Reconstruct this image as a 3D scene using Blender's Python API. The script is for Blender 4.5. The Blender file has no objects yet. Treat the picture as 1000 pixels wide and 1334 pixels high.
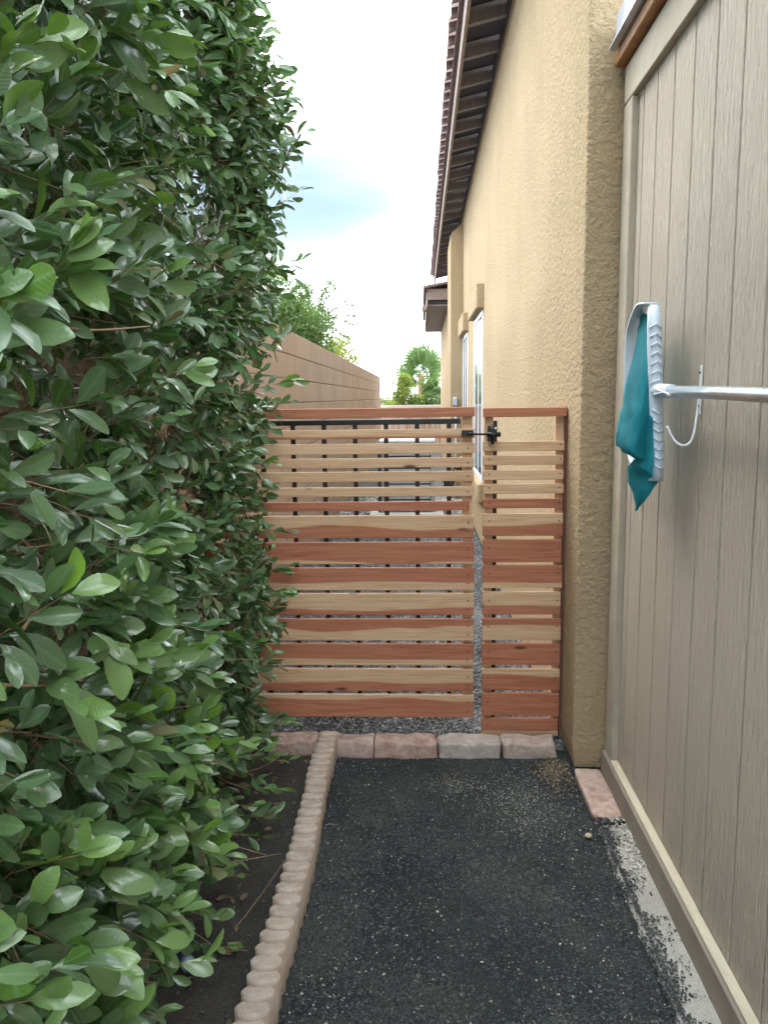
import bpy, bmesh, math, random
import numpy as np
from mathutils import Vector, Matrix, noise
random.seed(7); RNG = np.random.default_rng(11)
S = bpy.context.scene; COL = S.collection

# ------------------------------------------------------------------ camera
R = [[0.9988121571540343, 0.006008322916137129, 0.04835467688900799],
     [0.04696401166468703, 0.14578411954246598, -0.9882010787777896],
     [-0.012986775183396483, 0.9892981808054453, 0.14532877597149335]]
cd = bpy.data.cameras.new('camera'); cam = bpy.data.objects.new('camera', cd); COL.objects.link(cam)
cam.matrix_world = Matrix.Translation((0, 0, 1.5)) @ Matrix(R).to_4x4()
cd.sensor_fit = 'VERTICAL'; cd.sensor_height = 36; cd.lens = 36 * 1010 / 1334
cd.clip_start = 0.03; cd.clip_end = 2000
S.camera = cam
# ------------------------------------------------------------------ light
SUN = Vector((-0.50, 0.30, 0.86)).normalized()
EL = math.asin(SUN.z); AZ = math.atan2(SUN.x, SUN.y)
sd = bpy.data.lights.new('sun', 'SUN'); sd.energy = 0.80; sd.angle = math.radians(26); sd.color = (1, .95, .87)
so = bpy.data.objects.new('sun', sd); COL.objects.link(so); so.rotation_euler = SUN.to_track_quat('Z', 'Y').to_euler()
W = bpy.data.worlds.new('World'); S.world = W; W.use_nodes = True
wn = W.node_tree.nodes; wl = W.node_tree.links; wn.clear()
wo = wn.new('ShaderNodeOutputWorld'); bg = wn.new('ShaderNodeBackground'); bg.inputs[1].default_value = 0.05
sky = wn.new('ShaderNodeTexSky'); sky.sky_type = 'NISHITA'; sky.sun_disc = False
sky.sun_elevation = EL; sky.sun_rotation = AZ % (2 * math.pi); sky.air_density = 1.0; sky.dust_density = 0.7
tc = wn.new('ShaderNodeTexCoord'); mp = wn.new('ShaderNodeMapping'); mp.inputs['Scale'].default_value = (1, 1, 3.2)
mp.inputs['Location'].default_value = (13.0, 7.7, 0.5)
nz = wn.new('ShaderNodeTexNoise'); nz.inputs['Scale'].default_value = 1.3; nz.inputs['Detail'].default_value = 3.5; nz.inputs['Roughness'].default_value = .45
rp = wn.new('ShaderNodeMapRange'); rp.interpolation_type = 'SMOOTHSTEP'; rp.inputs[1].default_value = .29; rp.inputs[2].default_value = .78; rp.inputs[3].default_value = .015; rp.inputs[4].default_value = 1
mx = wn.new('ShaderNodeMix'); mx.data_type = 'RGBA'; mx.inputs[7].default_value = (64, 69, 70, 1)
wl.new(tc.outputs['Generated'], mp.inputs[0]); wl.new(mp.outputs[0], nz.inputs[0]); wl.new(nz.outputs[0], rp.inputs[0])
wl.new(rp.outputs[0], mx.inputs[0]); wl.new(sky.outputs[0], mx.inputs[6]); wl.new(mx.outputs[2], bg.inputs[0]); wl.new(bg.outputs[0], wo.inputs[0])
vs = S.view_settings; vs.view_transform = 'Standard'; vs.look = 'None'; vs.gamma = 1; vs.use_curve_mapping = False
vs.exposure = 1.8

# ------------------------------------------------------------------ helpers
def origin(o):
    v = Vector((0, 0, 0))
    while o is not None: v += o.location; o = o.parent
    return v
def link(name, me, mat, parent=None, kind=None):
    o = bpy.data.objects.new(name, me); COL.objects.link(o)
    if mat is not None and not me.materials: me.materials.append(mat)
    if parent is not None:
        me.transform(Matrix.Translation(-origin(parent))); o.parent = parent
    if kind: o['kind'] = kind
    return o
def thing(name, label, cat, loc=(0, 0, 0), group=None):
    o = bpy.data.objects.new(name, None); COL.objects.link(o); o.location = loc; o.empty_display_size = .1
    o['label'] = label; o['category'] = cat
    if group: o['group'] = group
    return o
def tag(o, label, cat, group=None):
    o['label'] = label; o['category'] = cat
    if group: o['group'] = group
    return o
def box_bm(b, bevel=0, seg=1, bm=None):
    own = bm is None
    if own: bm = bmesh.new()
    x0, x1, y0, y1, z0, z1 = b
    M = Matrix.Translation(((x0+x1)/2, (y0+y1)/2, (z0+z1)/2)) @ Matrix.Diagonal((x1-x0, y1-y0, z1-z0, 1))
    r = bmesh.ops.create_cube(bm, size=1, matrix=M)
    if bevel:
        vs_ = set(r['verts']); es = [e for e in bm.edges if e.verts[0] in vs_]
        bmesh.ops.bevel(bm, geom=es, offset=bevel, segments=seg, profile=.6, affect='EDGES')
    return bm
def fin(name, bm, mat, parent=None, kind=None, smooth=False):
    me = bpy.data.meshes.new(name); bm.to_mesh(me); bm.free()
    if smooth: me.shade_smooth()
    return link(name, me, mat, parent, kind)
def box(name, b, mat, parent=None, bevel=0, kind=None): return fin(name, box_bm(b, bevel), mat, parent, kind)
def boxes(name, bs, mat, parent=None, bevel=0, kind=None):
    bm = bmesh.new()
    for b in bs: box_bm(b, bevel, 1, bm)
    return fin(name, bm, mat, parent, kind)
def tube_bm(bm, pts, rads, n=8, cap=True):
    pts = [Vector(p) for p in pts]
    if not hasattr(rads, '__len__'): rads = [rads] * len(pts)
    rings = []; ref = None
    for i, p in enumerate(pts):
        t = (pts[min(i+1, len(pts)-1)] - pts[max(i-1, 0)]).normalized()
        if ref is None: ref = Vector((0, 0, 1)) if abs(t.z) < .9 else Vector((1, 0, 0))
        u = (ref - t * ref.dot(t)).normalized(); ref = u; v = t.cross(u)
        rings.append([bm.verts.new(p + (u*math.cos(a) + v*math.sin(a)) * rads[i]) for a in [2*math.pi*k/n for k in range(n)]])
    for a, b in zip(rings, rings[1:]):
        for k in range(n):
            f = bm.faces.new((a[k], a[(k+1) % n], b[(k+1) % n], b[k])); f.smooth = True
    if cap:
        bm.faces.new(rings[0][::-1]); bm.faces.new(rings[-1])
    return bm
def tube(name, pts, rads, mat, parent=None, n=8, kind=None): return fin(name, tube_bm(bmesh.new(), pts, rads, n), mat, parent, kind)
def mesh_np(name, V, F, attrs={}, uv=None, smooth=True):
    """V (n,3), F (m,k) faces of one size"""
    me = bpy.data.meshes.new(name); n = len(V); m, k = F.shape
    me.vertices.add(n); me.vertices.foreach_set('co', np.ascontiguousarray(V, dtype=np.float32).ravel())
    me.loops.add(m*k); me.loops.foreach_set('vertex_index', np.ascontiguousarray(F, dtype=np.int32).ravel())
    me.polygons.add(m); me.polygons.foreach_set('loop_start', np.arange(0, m*k, k, dtype=np.int32))
    me.polygons.foreach_set('loop_total', np.full(m, k, dtype=np.int32))
    me.polygons.foreach_set('use_smooth', np.full(m, smooth, dtype=bool))
    for nm, a in attrs.items():
        at = me.attributes.new(nm, 'FLOAT', 'POINT'); at.data.foreach_set('value', np.ascontiguousarray(a, dtype=np.float32))
    if uv is not None:
        l = me.uv_layers.new(name='UVMap'); l.data.foreach_set('uv', np.ascontiguousarray(uv[F.ravel()], dtype=np.float32).ravel())
    me.update(calc_edges=True); me.validate(); return me

class NT:
    def __init__(s, name, rough=.8, spec=.3):
        s.m = bpy.data.materials.new(name); s.m.use_nodes = True; s.t = s.m.node_tree; s.t.nodes.clear()
        s.out = s.n('ShaderNodeOutputMaterial'); s.p = s.n('ShaderNodeBsdfPrincipled')
        s.l(s.p.outputs[0], s.out.inputs[0]); s.p.inputs['Roughness'].default_value = rough; s.p.inputs['Specular IOR Level'].default_value = spec
        s._oc = None
    def n(s, t, **k):
        x = s.t.nodes.new(t)
        for a, b in k.items(): setattr(x, a, b)
        return x
    def l(s, a, b): s.t.links.new(a, b)
    def put(s, v, sock):
        if hasattr(v, 'links') or hasattr(v, 'is_linked'): s.l(v, sock)
        elif isinstance(v, (tuple, list)) and len(v) == 3 and sock.type == 'RGBA': sock.default_value = (*v, 1)
        else: sock.default_value = v
    @property
    def obj(s):
        if s._oc is None: s._oc = s.n('ShaderNodeTexCoord')
        return s._oc.outputs['Object']
    def geo(s): return s.n('ShaderNodeNewGeometry').outputs['Position']
    def map(s, v, scale=(1, 1, 1), loc=(0, 0, 0)):
        m = s.n('ShaderNodeMapping'); s.l(v, m.inputs[0]); m.inputs['Scale'].default_value = scale; s.put(loc, m.inputs['Location']); return m.outputs[0]
    def noise(s, v, scale, detail=4, rough=.55, dist=0):
        x = s.n('ShaderNodeTexNoise'); s.l(v, x.inputs['Vector']); x.inputs['Scale'].default_value = scale; x.inputs['Detail'].default_value = detail
        x.inputs['Roughness'].default_value = rough; x.inputs['Distortion'].default_value = dist; return x.outputs[0]
    def voro(s, v, scale, feat='F1', out=0, rnd=1):
        x = s.n('ShaderNodeTexVoronoi', feature=feat); s.l(v, x.inputs['Vector']); x.inputs['Scale'].default_value = scale
        x.inputs['Randomness'].default_value = rnd; return x.outputs[out]
    def mr(s, v, a, b, c=0, d=1, smooth=False):
        x = s.n('ShaderNodeMapRange'); s.put(v, x.inputs[0])
        if smooth: x.interpolation_type = 'SMOOTHSTEP'
        for i, q in enumerate((a, b, c, d)): s.put(q, x.inputs[i+1])
        return x.outputs[0]
    def math(s, op, a, b=0, c=0):
        x = s.n('ShaderNodeMath', operation=op); s.put(a, x.inputs[0]); s.put(b, x.inputs[1]); s.put(c, x.inputs[2]); return x.outputs[0]
    def mix(s, f, a, b, mode='MIX'):
        x = s.n('ShaderNodeMix', data_type='RGBA', blend_type=mode); s.put(f, x.inputs[0]); s.put(a, x.inputs[6]); s.put(b, x.inputs[7]); return x.outputs[2]
    def ramp(s, v, stops):
        x = s.n('ShaderNodeValToRGB'); s.l(v, x.inputs[0]); e = x.color_ramp.elements
        while len(e) < len(stops): e.new(.5)
        for q, (p, c) in zip(e, stops): q.position = p; q.color = (*c, 1)
        return x.outputs[0]
    def col(s, c): s.put(c, s.p.inputs['Base Color'])
    def bump(s, h, dist=.01, strength=1, prev=None):
        b = s.n('ShaderNodeBump'); b.inputs['Distance'].default_value = dist; b.inputs['Strength'].default_value = strength
        s.l(h, b.inputs['Height'])
        if prev is not None: s.l(prev, b.inputs['Normal'])
        s.l(b.outputs[0], s.p.inputs['Normal']); return b.outputs[0]
    def attr(s, name, typ='GEOMETRY'):
        a = s.n('ShaderNodeAttribute', attribute_name=name, attribute_type=typ); return a.outputs['Fac']
    def rnd(s): return s.n('ShaderNodeObjectInfo').outputs['Random']
    def sep(s, v):
        x = s.n('ShaderNodeSeparateXYZ'); s.l(v, x.inputs[0]); return x.outputs

# ------------------------------------------------------------------ materials
def mat_stucco(name, c, fine=True):
    t = NT(name, .92, .15); g = t.geo()
    big = t.noise(g, 1.3, 3); med = t.noise(t.map(g, (9, 9, 2.0)), 1, 4); sp = t.noise(g, 120, 3, .7)
    a = t.mix(t.mr(big, .35, .65), tuple(x*.93 for x in c), tuple(min(1, x*1.05) for x in c))
    a = t.mix(t.mr(med, .3, .75, 0, .35), a, (c[0]*1.18, c[1]*1.14, c[2]*1.1))
    a = t.mix(t.mr(sp, .58, .75, 0, .35), a, tuple(x*.62 for x in c))
    t.col(a)
    w = t.noise(g, 48, 4, .65, .25); v = t.voro(g, 55, 'SMOOTH_F1')
    b = t.bump(t.mr(w, .38, .64), .006, .85); b = t.bump(v, .004, .45, b); t.bump(sp, .002, .5, b)
    return t.m
M_STUCCO = mat_stucco('stucco_tan', (.43, .325, .205))
def mat_siding():
    t = NT('painted_rough_siding', .62, .4); g = t.geo()
    st = t.noise(t.map(g, (60, 60, 2.2)), 1, 5, .65, .4); ch = t.noise(t.map(g, (70, 70, 14)), 1, 5, .7, 1.0); bg_ = t.noise(g, 1.1, 3)
    c = t.mix(t.mr(bg_, .35, .65), (.46, .39, .31), (.54, .46, .365))
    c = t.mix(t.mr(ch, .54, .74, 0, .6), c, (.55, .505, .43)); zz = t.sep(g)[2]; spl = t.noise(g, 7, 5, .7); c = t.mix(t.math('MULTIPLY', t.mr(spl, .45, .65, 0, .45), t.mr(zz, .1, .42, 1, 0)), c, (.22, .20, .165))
    c = t.mix(t.mr(st, .25, .42, .5, 0), c, (.24, .21, .165))
    r = t.rnd(); c = t.mix(t.mr(r, 0, 1, 0, .18), c, (.30, .27, .22))
    t.col(c); b = t.bump(st, .008, 1); b = t.bump(ch, .012, 1, b); t.bump(t.noise(t.map(g, (200, 200, 25)), 1, 3), .002, .6, b); return t.m
def mat_trim(name, c, rough=.75):
    t = NT(name, rough, .25); g = t.geo(); n = t.noise(t.map(g, (8, 3, 3)), 3, 5, .6, .5)
    t.col(t.mix(t.mr(n, .3, .7), tuple(x*.85 for x in c), tuple(x*1.1 for x in c))); t.bump(t.noise(t.map(g, (60, 8, 60)), 1, 4), .002, .6); return t.m
def mat_wood():
    t = NT('redwood_boards', .62, .3); o = t.obj
    off = t.attr('off', 'OBJECT'); s0 = t.attr('sap_edge', 'OBJECT'); inv = t.attr('sap_low', 'OBJECT'); wv = t.attr('wave', 'OBJECT')
    cmb = t.n('ShaderNodeCombineXYZ'); t.l(off, cmb.inputs[0]); t.l(off, cmb.inputs[2])
    p = t.n('ShaderNodeVectorMath', operation='ADD'); t.l(o, p.inputs[0]); t.l(cmb.outputs[0], p.inputs[1]); p = p.outputs[0]
    h = t.sep(t.map(o, (1, 1, 1)))[2]             # local height from board's centre, metres
    wave = t.noise(t.map(p, (2.2, 1, 4)), 1, 2, .4)
    hh = t.math('ADD', h, t.math('MULTIPLY', t.math('SUBTRACT', wave, .5), wv))
    top = t.mr(t.math('SUBTRACT', hh, s0), -.004, .004, 0, 1, True)
    mask = t.math('ABSOLUTE', t.math('SUBTRACT', top, inv))
    grain = t.noise(t.map(p, (3.5, 30, 75)), 1, 5, .62, .8); fine = t.noise(t.map(p, (14, 90, 420)), 1, 3, .6)
    lines = t.n('ShaderNodeTexWave', wave_type='BANDS', bands_direction='Z'); t.l(t.map(p, (.35, 1, 1)), lines.inputs[0])
    lines.inputs['Scale'].default_value = 42; lines.inputs['Distortion'].default_value = 7; lines.inputs['Detail'].default_value = 2; lines.inputs['Detail Scale'].default_value = .6
    red = t.ramp(grain, [(.25, (.29, .088, .050)), (.5, (.46, .168, .098)), (.75, (.60, .28, .17))])
    sap = t.ramp(grain, [(.25, (.52, .31, .175)), (.5, (.69, .46, .285)), (.8, (.81, .60, .42))])
    blot = t.noise(t.map(p, (1.5, 1, 6)), 1.4, 3); red = t.mix(t.mr(blot, .45, .7, 0, .55), red, (.42, .20, .11))
    c = t.mix(mask, red, sap); tone = t.math('FRACT', t.math('MULTIPLY', off, 7.31)); c = t.mix(t.mr(tone, 0, 1, 0, .28), c, t.mix(.5, c, (.30, .13, .07)))
    c = t.mix(t.math('MULTIPLY', lines.outputs[0], .22), c, (.22, .09, .045))
    kn = t.voro(t.map(p, (2.6, 1, 9)), 1); c = t.mix(t.mr(kn, .05, .10, .85, 0), c, (.07, .022, .012))
    t.col(c); t.bump(fine, .0015, .5, t.bump(grain, .002, .4)); return t.m
M_WOOD = mat_wood(); M_SIDING = mat_siding()
M_TRIM = mat_trim('painted_trim', (.40, .35, .275)); M_BTRIM = mat_trim('painted_bottom_trim', (.25, .215, .175))
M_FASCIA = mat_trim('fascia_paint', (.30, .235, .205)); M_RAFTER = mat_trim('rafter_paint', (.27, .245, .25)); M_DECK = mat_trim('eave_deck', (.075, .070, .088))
def simple(name, c, rough=.5, metal=0, bumps=0, var=.12, spec=.4):
    t = NT(name, rough, spec); t.p.inputs['Metallic'].default_value = metal; g = t.geo(); n = t.noise(g, 14, 5, .6)
    t.col(t.mix(t.mr(n, .3, .7), tuple(x*(1-var) for x in c), tuple(min(1, x*(1+var)) for x in c)))
    if bumps: t.bump(t.noise(g, 90, 3), .003, bumps)
    return t.m
M_BLACK = simple('black_metal', (.012, .012, .014), .38, 0, .1); M_VINYL = simple('white_vinyl', (.74, .78, .84), .35, 0, 0, .03)
M_NETFRAME = simple('pale_blue_plastic', (.62, .70, .80), .35, 0, .1, .06); M_ALU = simple('brushed_aluminium', (.62, .66, .70), .28, .85, .1, .1)
M_WIRE = simple('white_wire', (.72, .74, .76), .35, .1); M_HVAC = simple('grey_condenser_paint', (.36, .38, .39), .5, .1, .1)
M_DARK = simple('dark_louvre', (.03, .032, .035), .6); M_PAD = simple('pale_pad', (.52, .50, .46), .9, 0, .4)
M_TILE = simple('clay_roof_tile', (.24, .172, .165), .85, 0, .6, .35); M_SCREW = simple('screw_steel', (.05, .04, .035), .4, .4)
M_METER = simple('meter_grey', (.45, .50, .58), .5, .2); M_BRANCH = simple('bark', (.19, .125, .08), .9, 0, .8, .4)
M_TWIG = simple('twig_bark', (.30, .20, .12), .85, 0, .4, .35); M_STAKE = simple('weathered_wood', (.40, .235, .14), .85, 0, .5, .25)
M_PIPE = simple('dark_blue_hose', (.018, .022, .05), .3, 0, .1); M_PIPEG = simple('grey_fitting', (.22, .27, .33), .35)
M_DRIP = simple('drip_edge_metal', (.50, .55, .66), .3, .6, .05, .15); M_ROOFW = simple('orange_stained_wood', (.36, .17, .065), .6, 0, .3, .3)
M_WHITEWOOD = simple('whitewashed_cap', (.62, .60, .56), .8, 0, .2)
def mat_glass():
    t = NT('window_glass', .04, .8); t.col((.10, .13, .15)); return t.m
M_GLASS = mat_glass()
def mat_plank():
    t = NT('cedar_fence_planks', .85, .2); g = t.geo(); n = t.noise(t.map(g, (30, 30, 2)), 1, 4); r = t.rnd()
    t.col(t.mix(t.mr(n, .3, .7, 0, .6), t.mix(r, (.50, .36, .28), (.40, .20, .14)), (.60, .48, .40))); return t.m
M_PLANK = mat_plank()
def mat_block():
    t = NT('pinkish_concrete_block', .95, .12); g = t.geo(); r = t.rnd()
    c = t.mix(r, (.42, .325, .26), (.48, .38, .31)); v = t.noise(t.map(g, (14, 14, 1.4)), 1, 4, .6)
    c = t.mix(t.mr(v, .35, .7, 0, .4), c, (.53, .43, .35)); s = t.noise(g, 90, 3, .7); c = t.mix(t.mr(s, .6, .75, 0, .4), c, (.25, .17, .13))
    t.col(c); t.bump(s, .004, .7, t.bump(v, .004, .4)); return t.m
M_BLOCK = mat_block(); M_MORTAR = simple('grey_mortar', (.20, .15, .12), .95, 0, .6)
def mat_edging():
    t = NT('pinkish_concrete_edging', .95, .12); g = t.geo(); r = t.rnd()
    c = t.mix(r, (.47, .37, .295), (.54, .425, .335)); n = t.noise(g, 26, 5, .65); c = t.mix(t.mr(n, .35, .65, 0, .9), c, (.64, .57, .50)); rr_ = t.voro(g, 75, 'F1'); c = t.mix(t.mr(rr_, .1, .5, .35, 0), c, (.66, .60, .54))
    s = t.noise(g, 240, 3, .7); c = t.mix(t.mr(s, .56, .72, 0, .6), c, (.20, .15, .12)); d = t.noise(g, 9, 4, .6)
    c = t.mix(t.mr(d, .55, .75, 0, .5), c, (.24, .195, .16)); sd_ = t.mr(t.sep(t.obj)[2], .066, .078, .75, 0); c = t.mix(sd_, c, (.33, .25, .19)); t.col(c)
    t.bump(s, .003, .8, t.bump(n, .004, .5)); return t.m
M_EDGE = mat_edging()
def mat_stone():
    t = NT('rough_red_stone', .92, .15); g = t.geo(); r = t.rnd(); n = t.noise(g, 22, 6, .65, .6); tone = t.attr('grey', 'OBJECT')
    c = t.ramp(n, [(.3, (.28, .15, .115)), (.5, (.46, .29, .235)), (.72, (.60, .46, .40))])
    c = t.mix(t.mr(tone, 0, 1, 0, .85), c, t.ramp(n, [(.3, (.38, .33, .29)), (.6, (.54, .50, .46)), (.8, (.66, .62, .58))]))
    s = t.noise(g, 160, 3, .7); c = t.mix(t.mr(s, .58, .72, 0, .55), c, (.12, .09, .08)); t.col(c)
    t.bump(s, .003, .8, t.bump(n, .01, .6)); return t.m
M_STONE = mat_stone()
def mat_ground(name, a, b, dusty, dustamt=.5):
    t = NT(name, .95, .15); g = t.geo(); n = t.noise(g, 2.2, 5, .6, .4); f = t.noise(g, 260, 3, .7); v = t.voro(g, 210, 'F1', 1)
    c = t.mix(t.mr(n, .35, .65), a, b); c = t.mix(t.mr(f, .5, .75, 0, dustamt), c, dusty)
    w = t.sep(v)[0]; c = t.mix(t.mr(w, .93, .97, 0, .3), c, (.22, .21, .19)); t.col(c)
    t.bump(t.voro(g, 190), .006, .8, t.bump(t.noise(g, 30, 4), .01, .5)); return t.m
M_PATH = mat_ground('dusty_fine_gravel', (.022, .026, .030), (.046, .050, .045), (.085, .088, .08), .5)
M_SOIL = mat_ground('grey_soil', (.045, .042, .038), (.085, .079, .072), (.13, .12, .11), .5)
M_YARD = mat_ground('grey_yard_gravel', (.09, .095, .10), (.14, .145, .15), (.24, .24, .235), .6)
def mat_chip(name, stops):
    t = NT(name, .75, .35); r = t.attr('rnd'); c = t.ramp(r, stops); g = t.geo()
    t.col(t.mix(t.mr(t.noise(g, 300, 2), .4, .7, 0, .12), c, (.16, .16, .155))); dz = t.noise(g, 2.6, 4, .6, .5); t.col(t.mix(t.mr(dz, .44, .66, 0, .65), t.mix(t.mr(t.noise(g, 300, 2), .4, .7, 0, .12), c, (.16, .16, .155)), (.095, .10, .09))); return t.m
M_CHIP = mat_chip('dark_gravel_chips', [(0, (.010, .013, .019)), (.42, (.026, .031, .036)), (.82, (.064, .070, .074)), (.95, (.12, .12, .11)), (.99, (.24, .22, .19)), (1, (.72, .70, .66))])
M_CHIP2 = mat_chip('grey_yard_stones', [(0, (.05, .055, .065)), (.5, (.13, .14, .15)), (.85, (.22, .225, .23)), (1, (.42, .41, .40))])
M_PEB = mat_chip('pale_pebbles', [(0, (.25, .24, .22)), (.5, (.42, .40, .37)), (1, (.62, .60, .56))])
M_RUB = mat_chip('brown_rubble', [(0, (.06, .05, .035)), (.5, (.13, .105, .07)), (.85, (.24, .17, .09)), (1, (.40, .36, .30))])
M_CONC = mat_ground('worn_footing_concrete', (.36, .34, .31), (.46, .44, .40), (.60, .585, .55), .5)
def mat_leaf(name, dark, mid, young, vein, gloss=.34, trans=.25, under=(.16, .24, .11)):
    t = NT(name, gloss, .5); r = t.attr('rnd'); t.p.inputs['Coat Weight'].default_value = .9 if gloss < .3 else 0; t.p.inputs['Coat Roughness'].default_value = .13; y = t.attr('young'); uv = t.n('ShaderNodeUVMap', uv_map='UVMap').outputs[0]
    u = t.sep(uv)
    c = t.mix(r, dark, mid); c = t.mix(y, c, young); c = t.mix(t.mr(r, .978, .984), c, (.24, .14, .065))
    d = t.math('ABSOLUTE', t.math('SUBTRACT', u[0], .5))
    c = t.mix(t.mr(d, .012, .045, .55, 0), c, vein)
    rib = t.n('ShaderNodeTexWave', wave_type='BANDS', bands_direction='Y'); cb = t.n('ShaderNodeCombineXYZ'); t.l(u[0], cb.inputs[0]); t.l(t.math('SUBTRACT', u[1], t.math('MULTIPLY', d, .8)), cb.inputs[1])
    t.l(cb.outputs[0], rib.inputs[0]); rib.inputs['Scale'].default_value = 3.2; rib.inputs['Distortion'].default_value = .3
    c = t.mix(t.math('MULTIPLY', rib.outputs[0], .10), c, vein)
    sp = t.noise(t.geo(), 60, 4, .7); c = t.mix(t.mr(sp, .62, .72, 0, .25), c, (.14, .16, .09))
    bf = t.n('ShaderNodeNewGeometry').outputs['Backfacing']
    cc = t.mix(t.math('MULTIPLY', bf, .55), c, under); t.col(cc)
    t.put(t.mr(bf, 0, 1, gloss, .6), t.p.inputs['Roughness'])
    t.bump(rib.outputs[0], .0006, .3)
    tr = t.n('ShaderNodeBsdfTranslucent'); t.put(t.mix(.5, t.mix(y, mid, young), (.20, .34, .04)), tr.inputs[0])
    ms = t.n('ShaderNodeMixShader'); ms.inputs[0].default_value = trans; t.l(t.p.outputs[0], ms.inputs[1]); t.l(tr.outputs[0], ms.inputs[2]); t.l(ms.outputs[0], t.out.inputs[0])
    return t.m
M_LEAF = mat_leaf('ficus_leaf', (.010, .044, .014), (.050, .142, .036), (.22, .40, .045), (.16, .27, .12), .20, .14, (.085, .15, .065))
M_LEAFB = mat_leaf('olive_tree_leaf', (.035, .08, .028), (.08, .15, .05), (.22, .32, .07), (.14, .22, .09), .5, .4)
M_LEAFY = mat_leaf('yellow_shrub_leaf', (.12, .19, .03), (.30, .36, .04), (.55, .50, .04), (.3, .4, .08), .5, .35)
M_PALM = mat_leaf('palm_frond', (.075, .15, .05), (.15, .25, .09), (.26, .36, .12), (.14, .22, .10), .55, .3)
M_LITTER = simple('dry_leaf', (.15, .11, .065), .8, 0, .3, .4)
def mat_cloth():
    t = NT('teal_mesh_cloth', .55, .3); g = t.geo(); n = t.noise(g, 12, 4)
    t.col(t.mix(t.mr(n, .35, .65), (.018, .29, .37), (.04, .40, .47)))
    ch = t.voro(g, 900, 'F1'); t.bump(ch, .0006, .4, t.bump(t.noise(g, 35, 3), .004, .4))
    tr = t.n('ShaderNodeBsdfTranslucent'); tr.inputs[0].default_value = (.05, .42, .46, 1); ms = t.n('ShaderNodeMixShader'); ms.inputs[0].default_value = .25
    t.l(t.p.outputs[0], ms.inputs[1]); t.l(tr.outputs[0], ms.inputs[2]); t.l(ms.outputs[0], t.out.inputs[0]); return t.m
M_CLOTH = mat_cloth()

# ------------------------------------------------------------------ ground
def vnoise(x, y, z=0., s=1.):                      # cheap smooth noise, about -1..1
    x = x*s; y = y*s; z = z*s
    return (np.sin(x*1.7+1.3*np.sin(y*1.1+z*.7)+.5)+np.sin(y*2.3+1.7*np.sin(z*1.3+x*.9)+2.1)+np.sin(z*2.1+1.5*np.sin(x*1.9+y*.6)+4.2)+.6*np.sin(x*4.1+y*3.3+2*np.sin(z*3.7)+1))/3.0
def grid_sheet(name, x0, x1, y0, y1, step, mat, zf, kind='structure'):
    nx = int((x1-x0)/step)+1; ny = int((y1-y0)/step)+1
    X, Y = np.meshgrid(np.linspace(x0, x1, nx), np.linspace(y0, y1, ny)); Z = zf(X, Y)
    V = np.stack([X, Y, Z], -1).reshape(-1, 3); i = np.arange(nx*ny).reshape(ny, nx)
    F = np.stack([i[:-1, :-1], i[:-1, 1:], i[1:, 1:], i[1:, :-1]], -1).reshape(-1, 4)
    return link(name, mesh_np(name, V, F), mat, None, kind)
box('ground', (-400, 400, -60, 700, -.5, -.06), M_YARD, kind='structure')
def zpath(X, Y): return -.004 + .006*vnoise(X, Y, 0, 3) + .0025*vnoise(X, Y, 3, 17)
def zbed(X, Y): return .004 + .014*vnoise(X, Y, 5, 3.5) + .006*vnoise(X, Y, 1, 13)
grid_sheet('gravel_path', -.385,   .70, -.6, 3.20, .02, M_PATH, zpath)
grid_sheet('planting_bed', -1.09, -.40, -.6, 3.2, .02, M_SOIL, zbed)
grid_sheet('side_yard_gravel', -1.09, .60, 3.16, 24, .05, M_YARD, lambda X, Y: .0+.008*vnoise(X, Y, 0, 3))
def foot(X, Y): return .012 + .002*vnoise(X, Y, 0, 9) + (-1.2*np.clip(.628 + .010*vnoise(Y, Y*.3, 0, 9) + .006*vnoise(Y, Y, 2, 30) - X, 0, .03))
grid_sheet('concrete_footing', .598, .76, -.6, 2.56, .01, M_CONC, foot)

def chips(name, P, size, mat, flat=.55):
    n = len(P); base = np.array([[1, 0, 0], [0, 1, 0], [-1, 0, 0], [0, -1, 0], [0, 0, 1], [0, 0, -1]], float)
    T = base[None] * (1+RNG.uniform(-.35, .35, (n, 6, 1))) * np.stack([RNG.uniform(.7, 1.3, n), RNG.uniform(.6, 1, n), RNG.uniform(.4, .8, n)*flat/.55], -1)[:, None]
    T += RNG.uniform(-.22, .22, (n, 6, 3))
    a = RNG.uniform(0, 6.28, n); b = RNG.normal(0, .35, n)
    ca, sa, cb, sb = np.cos(a), np.sin(a), np.cos(b), np.sin(b)
    x = T[..., 0]*ca[:, None]-T[..., 1]*sa[:, None]; y = T[..., 0]*sa[:, None]+T[..., 1]*ca[:, None]; z = T[..., 2]
    y2 = y*cb[:, None]-z*sb[:, None]; z2 = y*sb[:, None]+z*cb[:, None]
    V = np.stack([x, y2, z2], -1)*size[:, None, None]*.5 + P[:, None]
    f = np.array([[0, 1, 4], [1, 2, 4], [2, 3, 4], [3, 0, 4], [1, 0, 5], [2, 1, 5], [3, 2, 5], [0, 3, 5]])
    F = (f[None] + (np.arange(n)*6)[:, None, None]).reshape(-1, 3)
    me = mesh_np(name, V.reshape(-1, 3), F, {'rnd': np.repeat(RNG.uniform(0, 1, n), 6)}, None, False)
    return link(name, me, mat, None, 'stuff')
def scatter(n, x0, x1, y0, y1, ypow=1.0):
    u = RNG.uniform(0, 1, n)**ypow
    return RNG.uniform(x0, x1, n), y0+(y1-y0)*u
x, y = scatter(165000, -.355, .66, 1.35, 3.12, 1.25)
dust = vnoise(x, y, 2, 2.6)+.5*vnoise(x, y, 7, 7)
edge_lim = .612 + .03*vnoise(y, y*.7, 1, 5) + .05*np.clip(1.9-y, 0, 1) - .05*np.clip(y-2.55, 0, .3)
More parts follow.
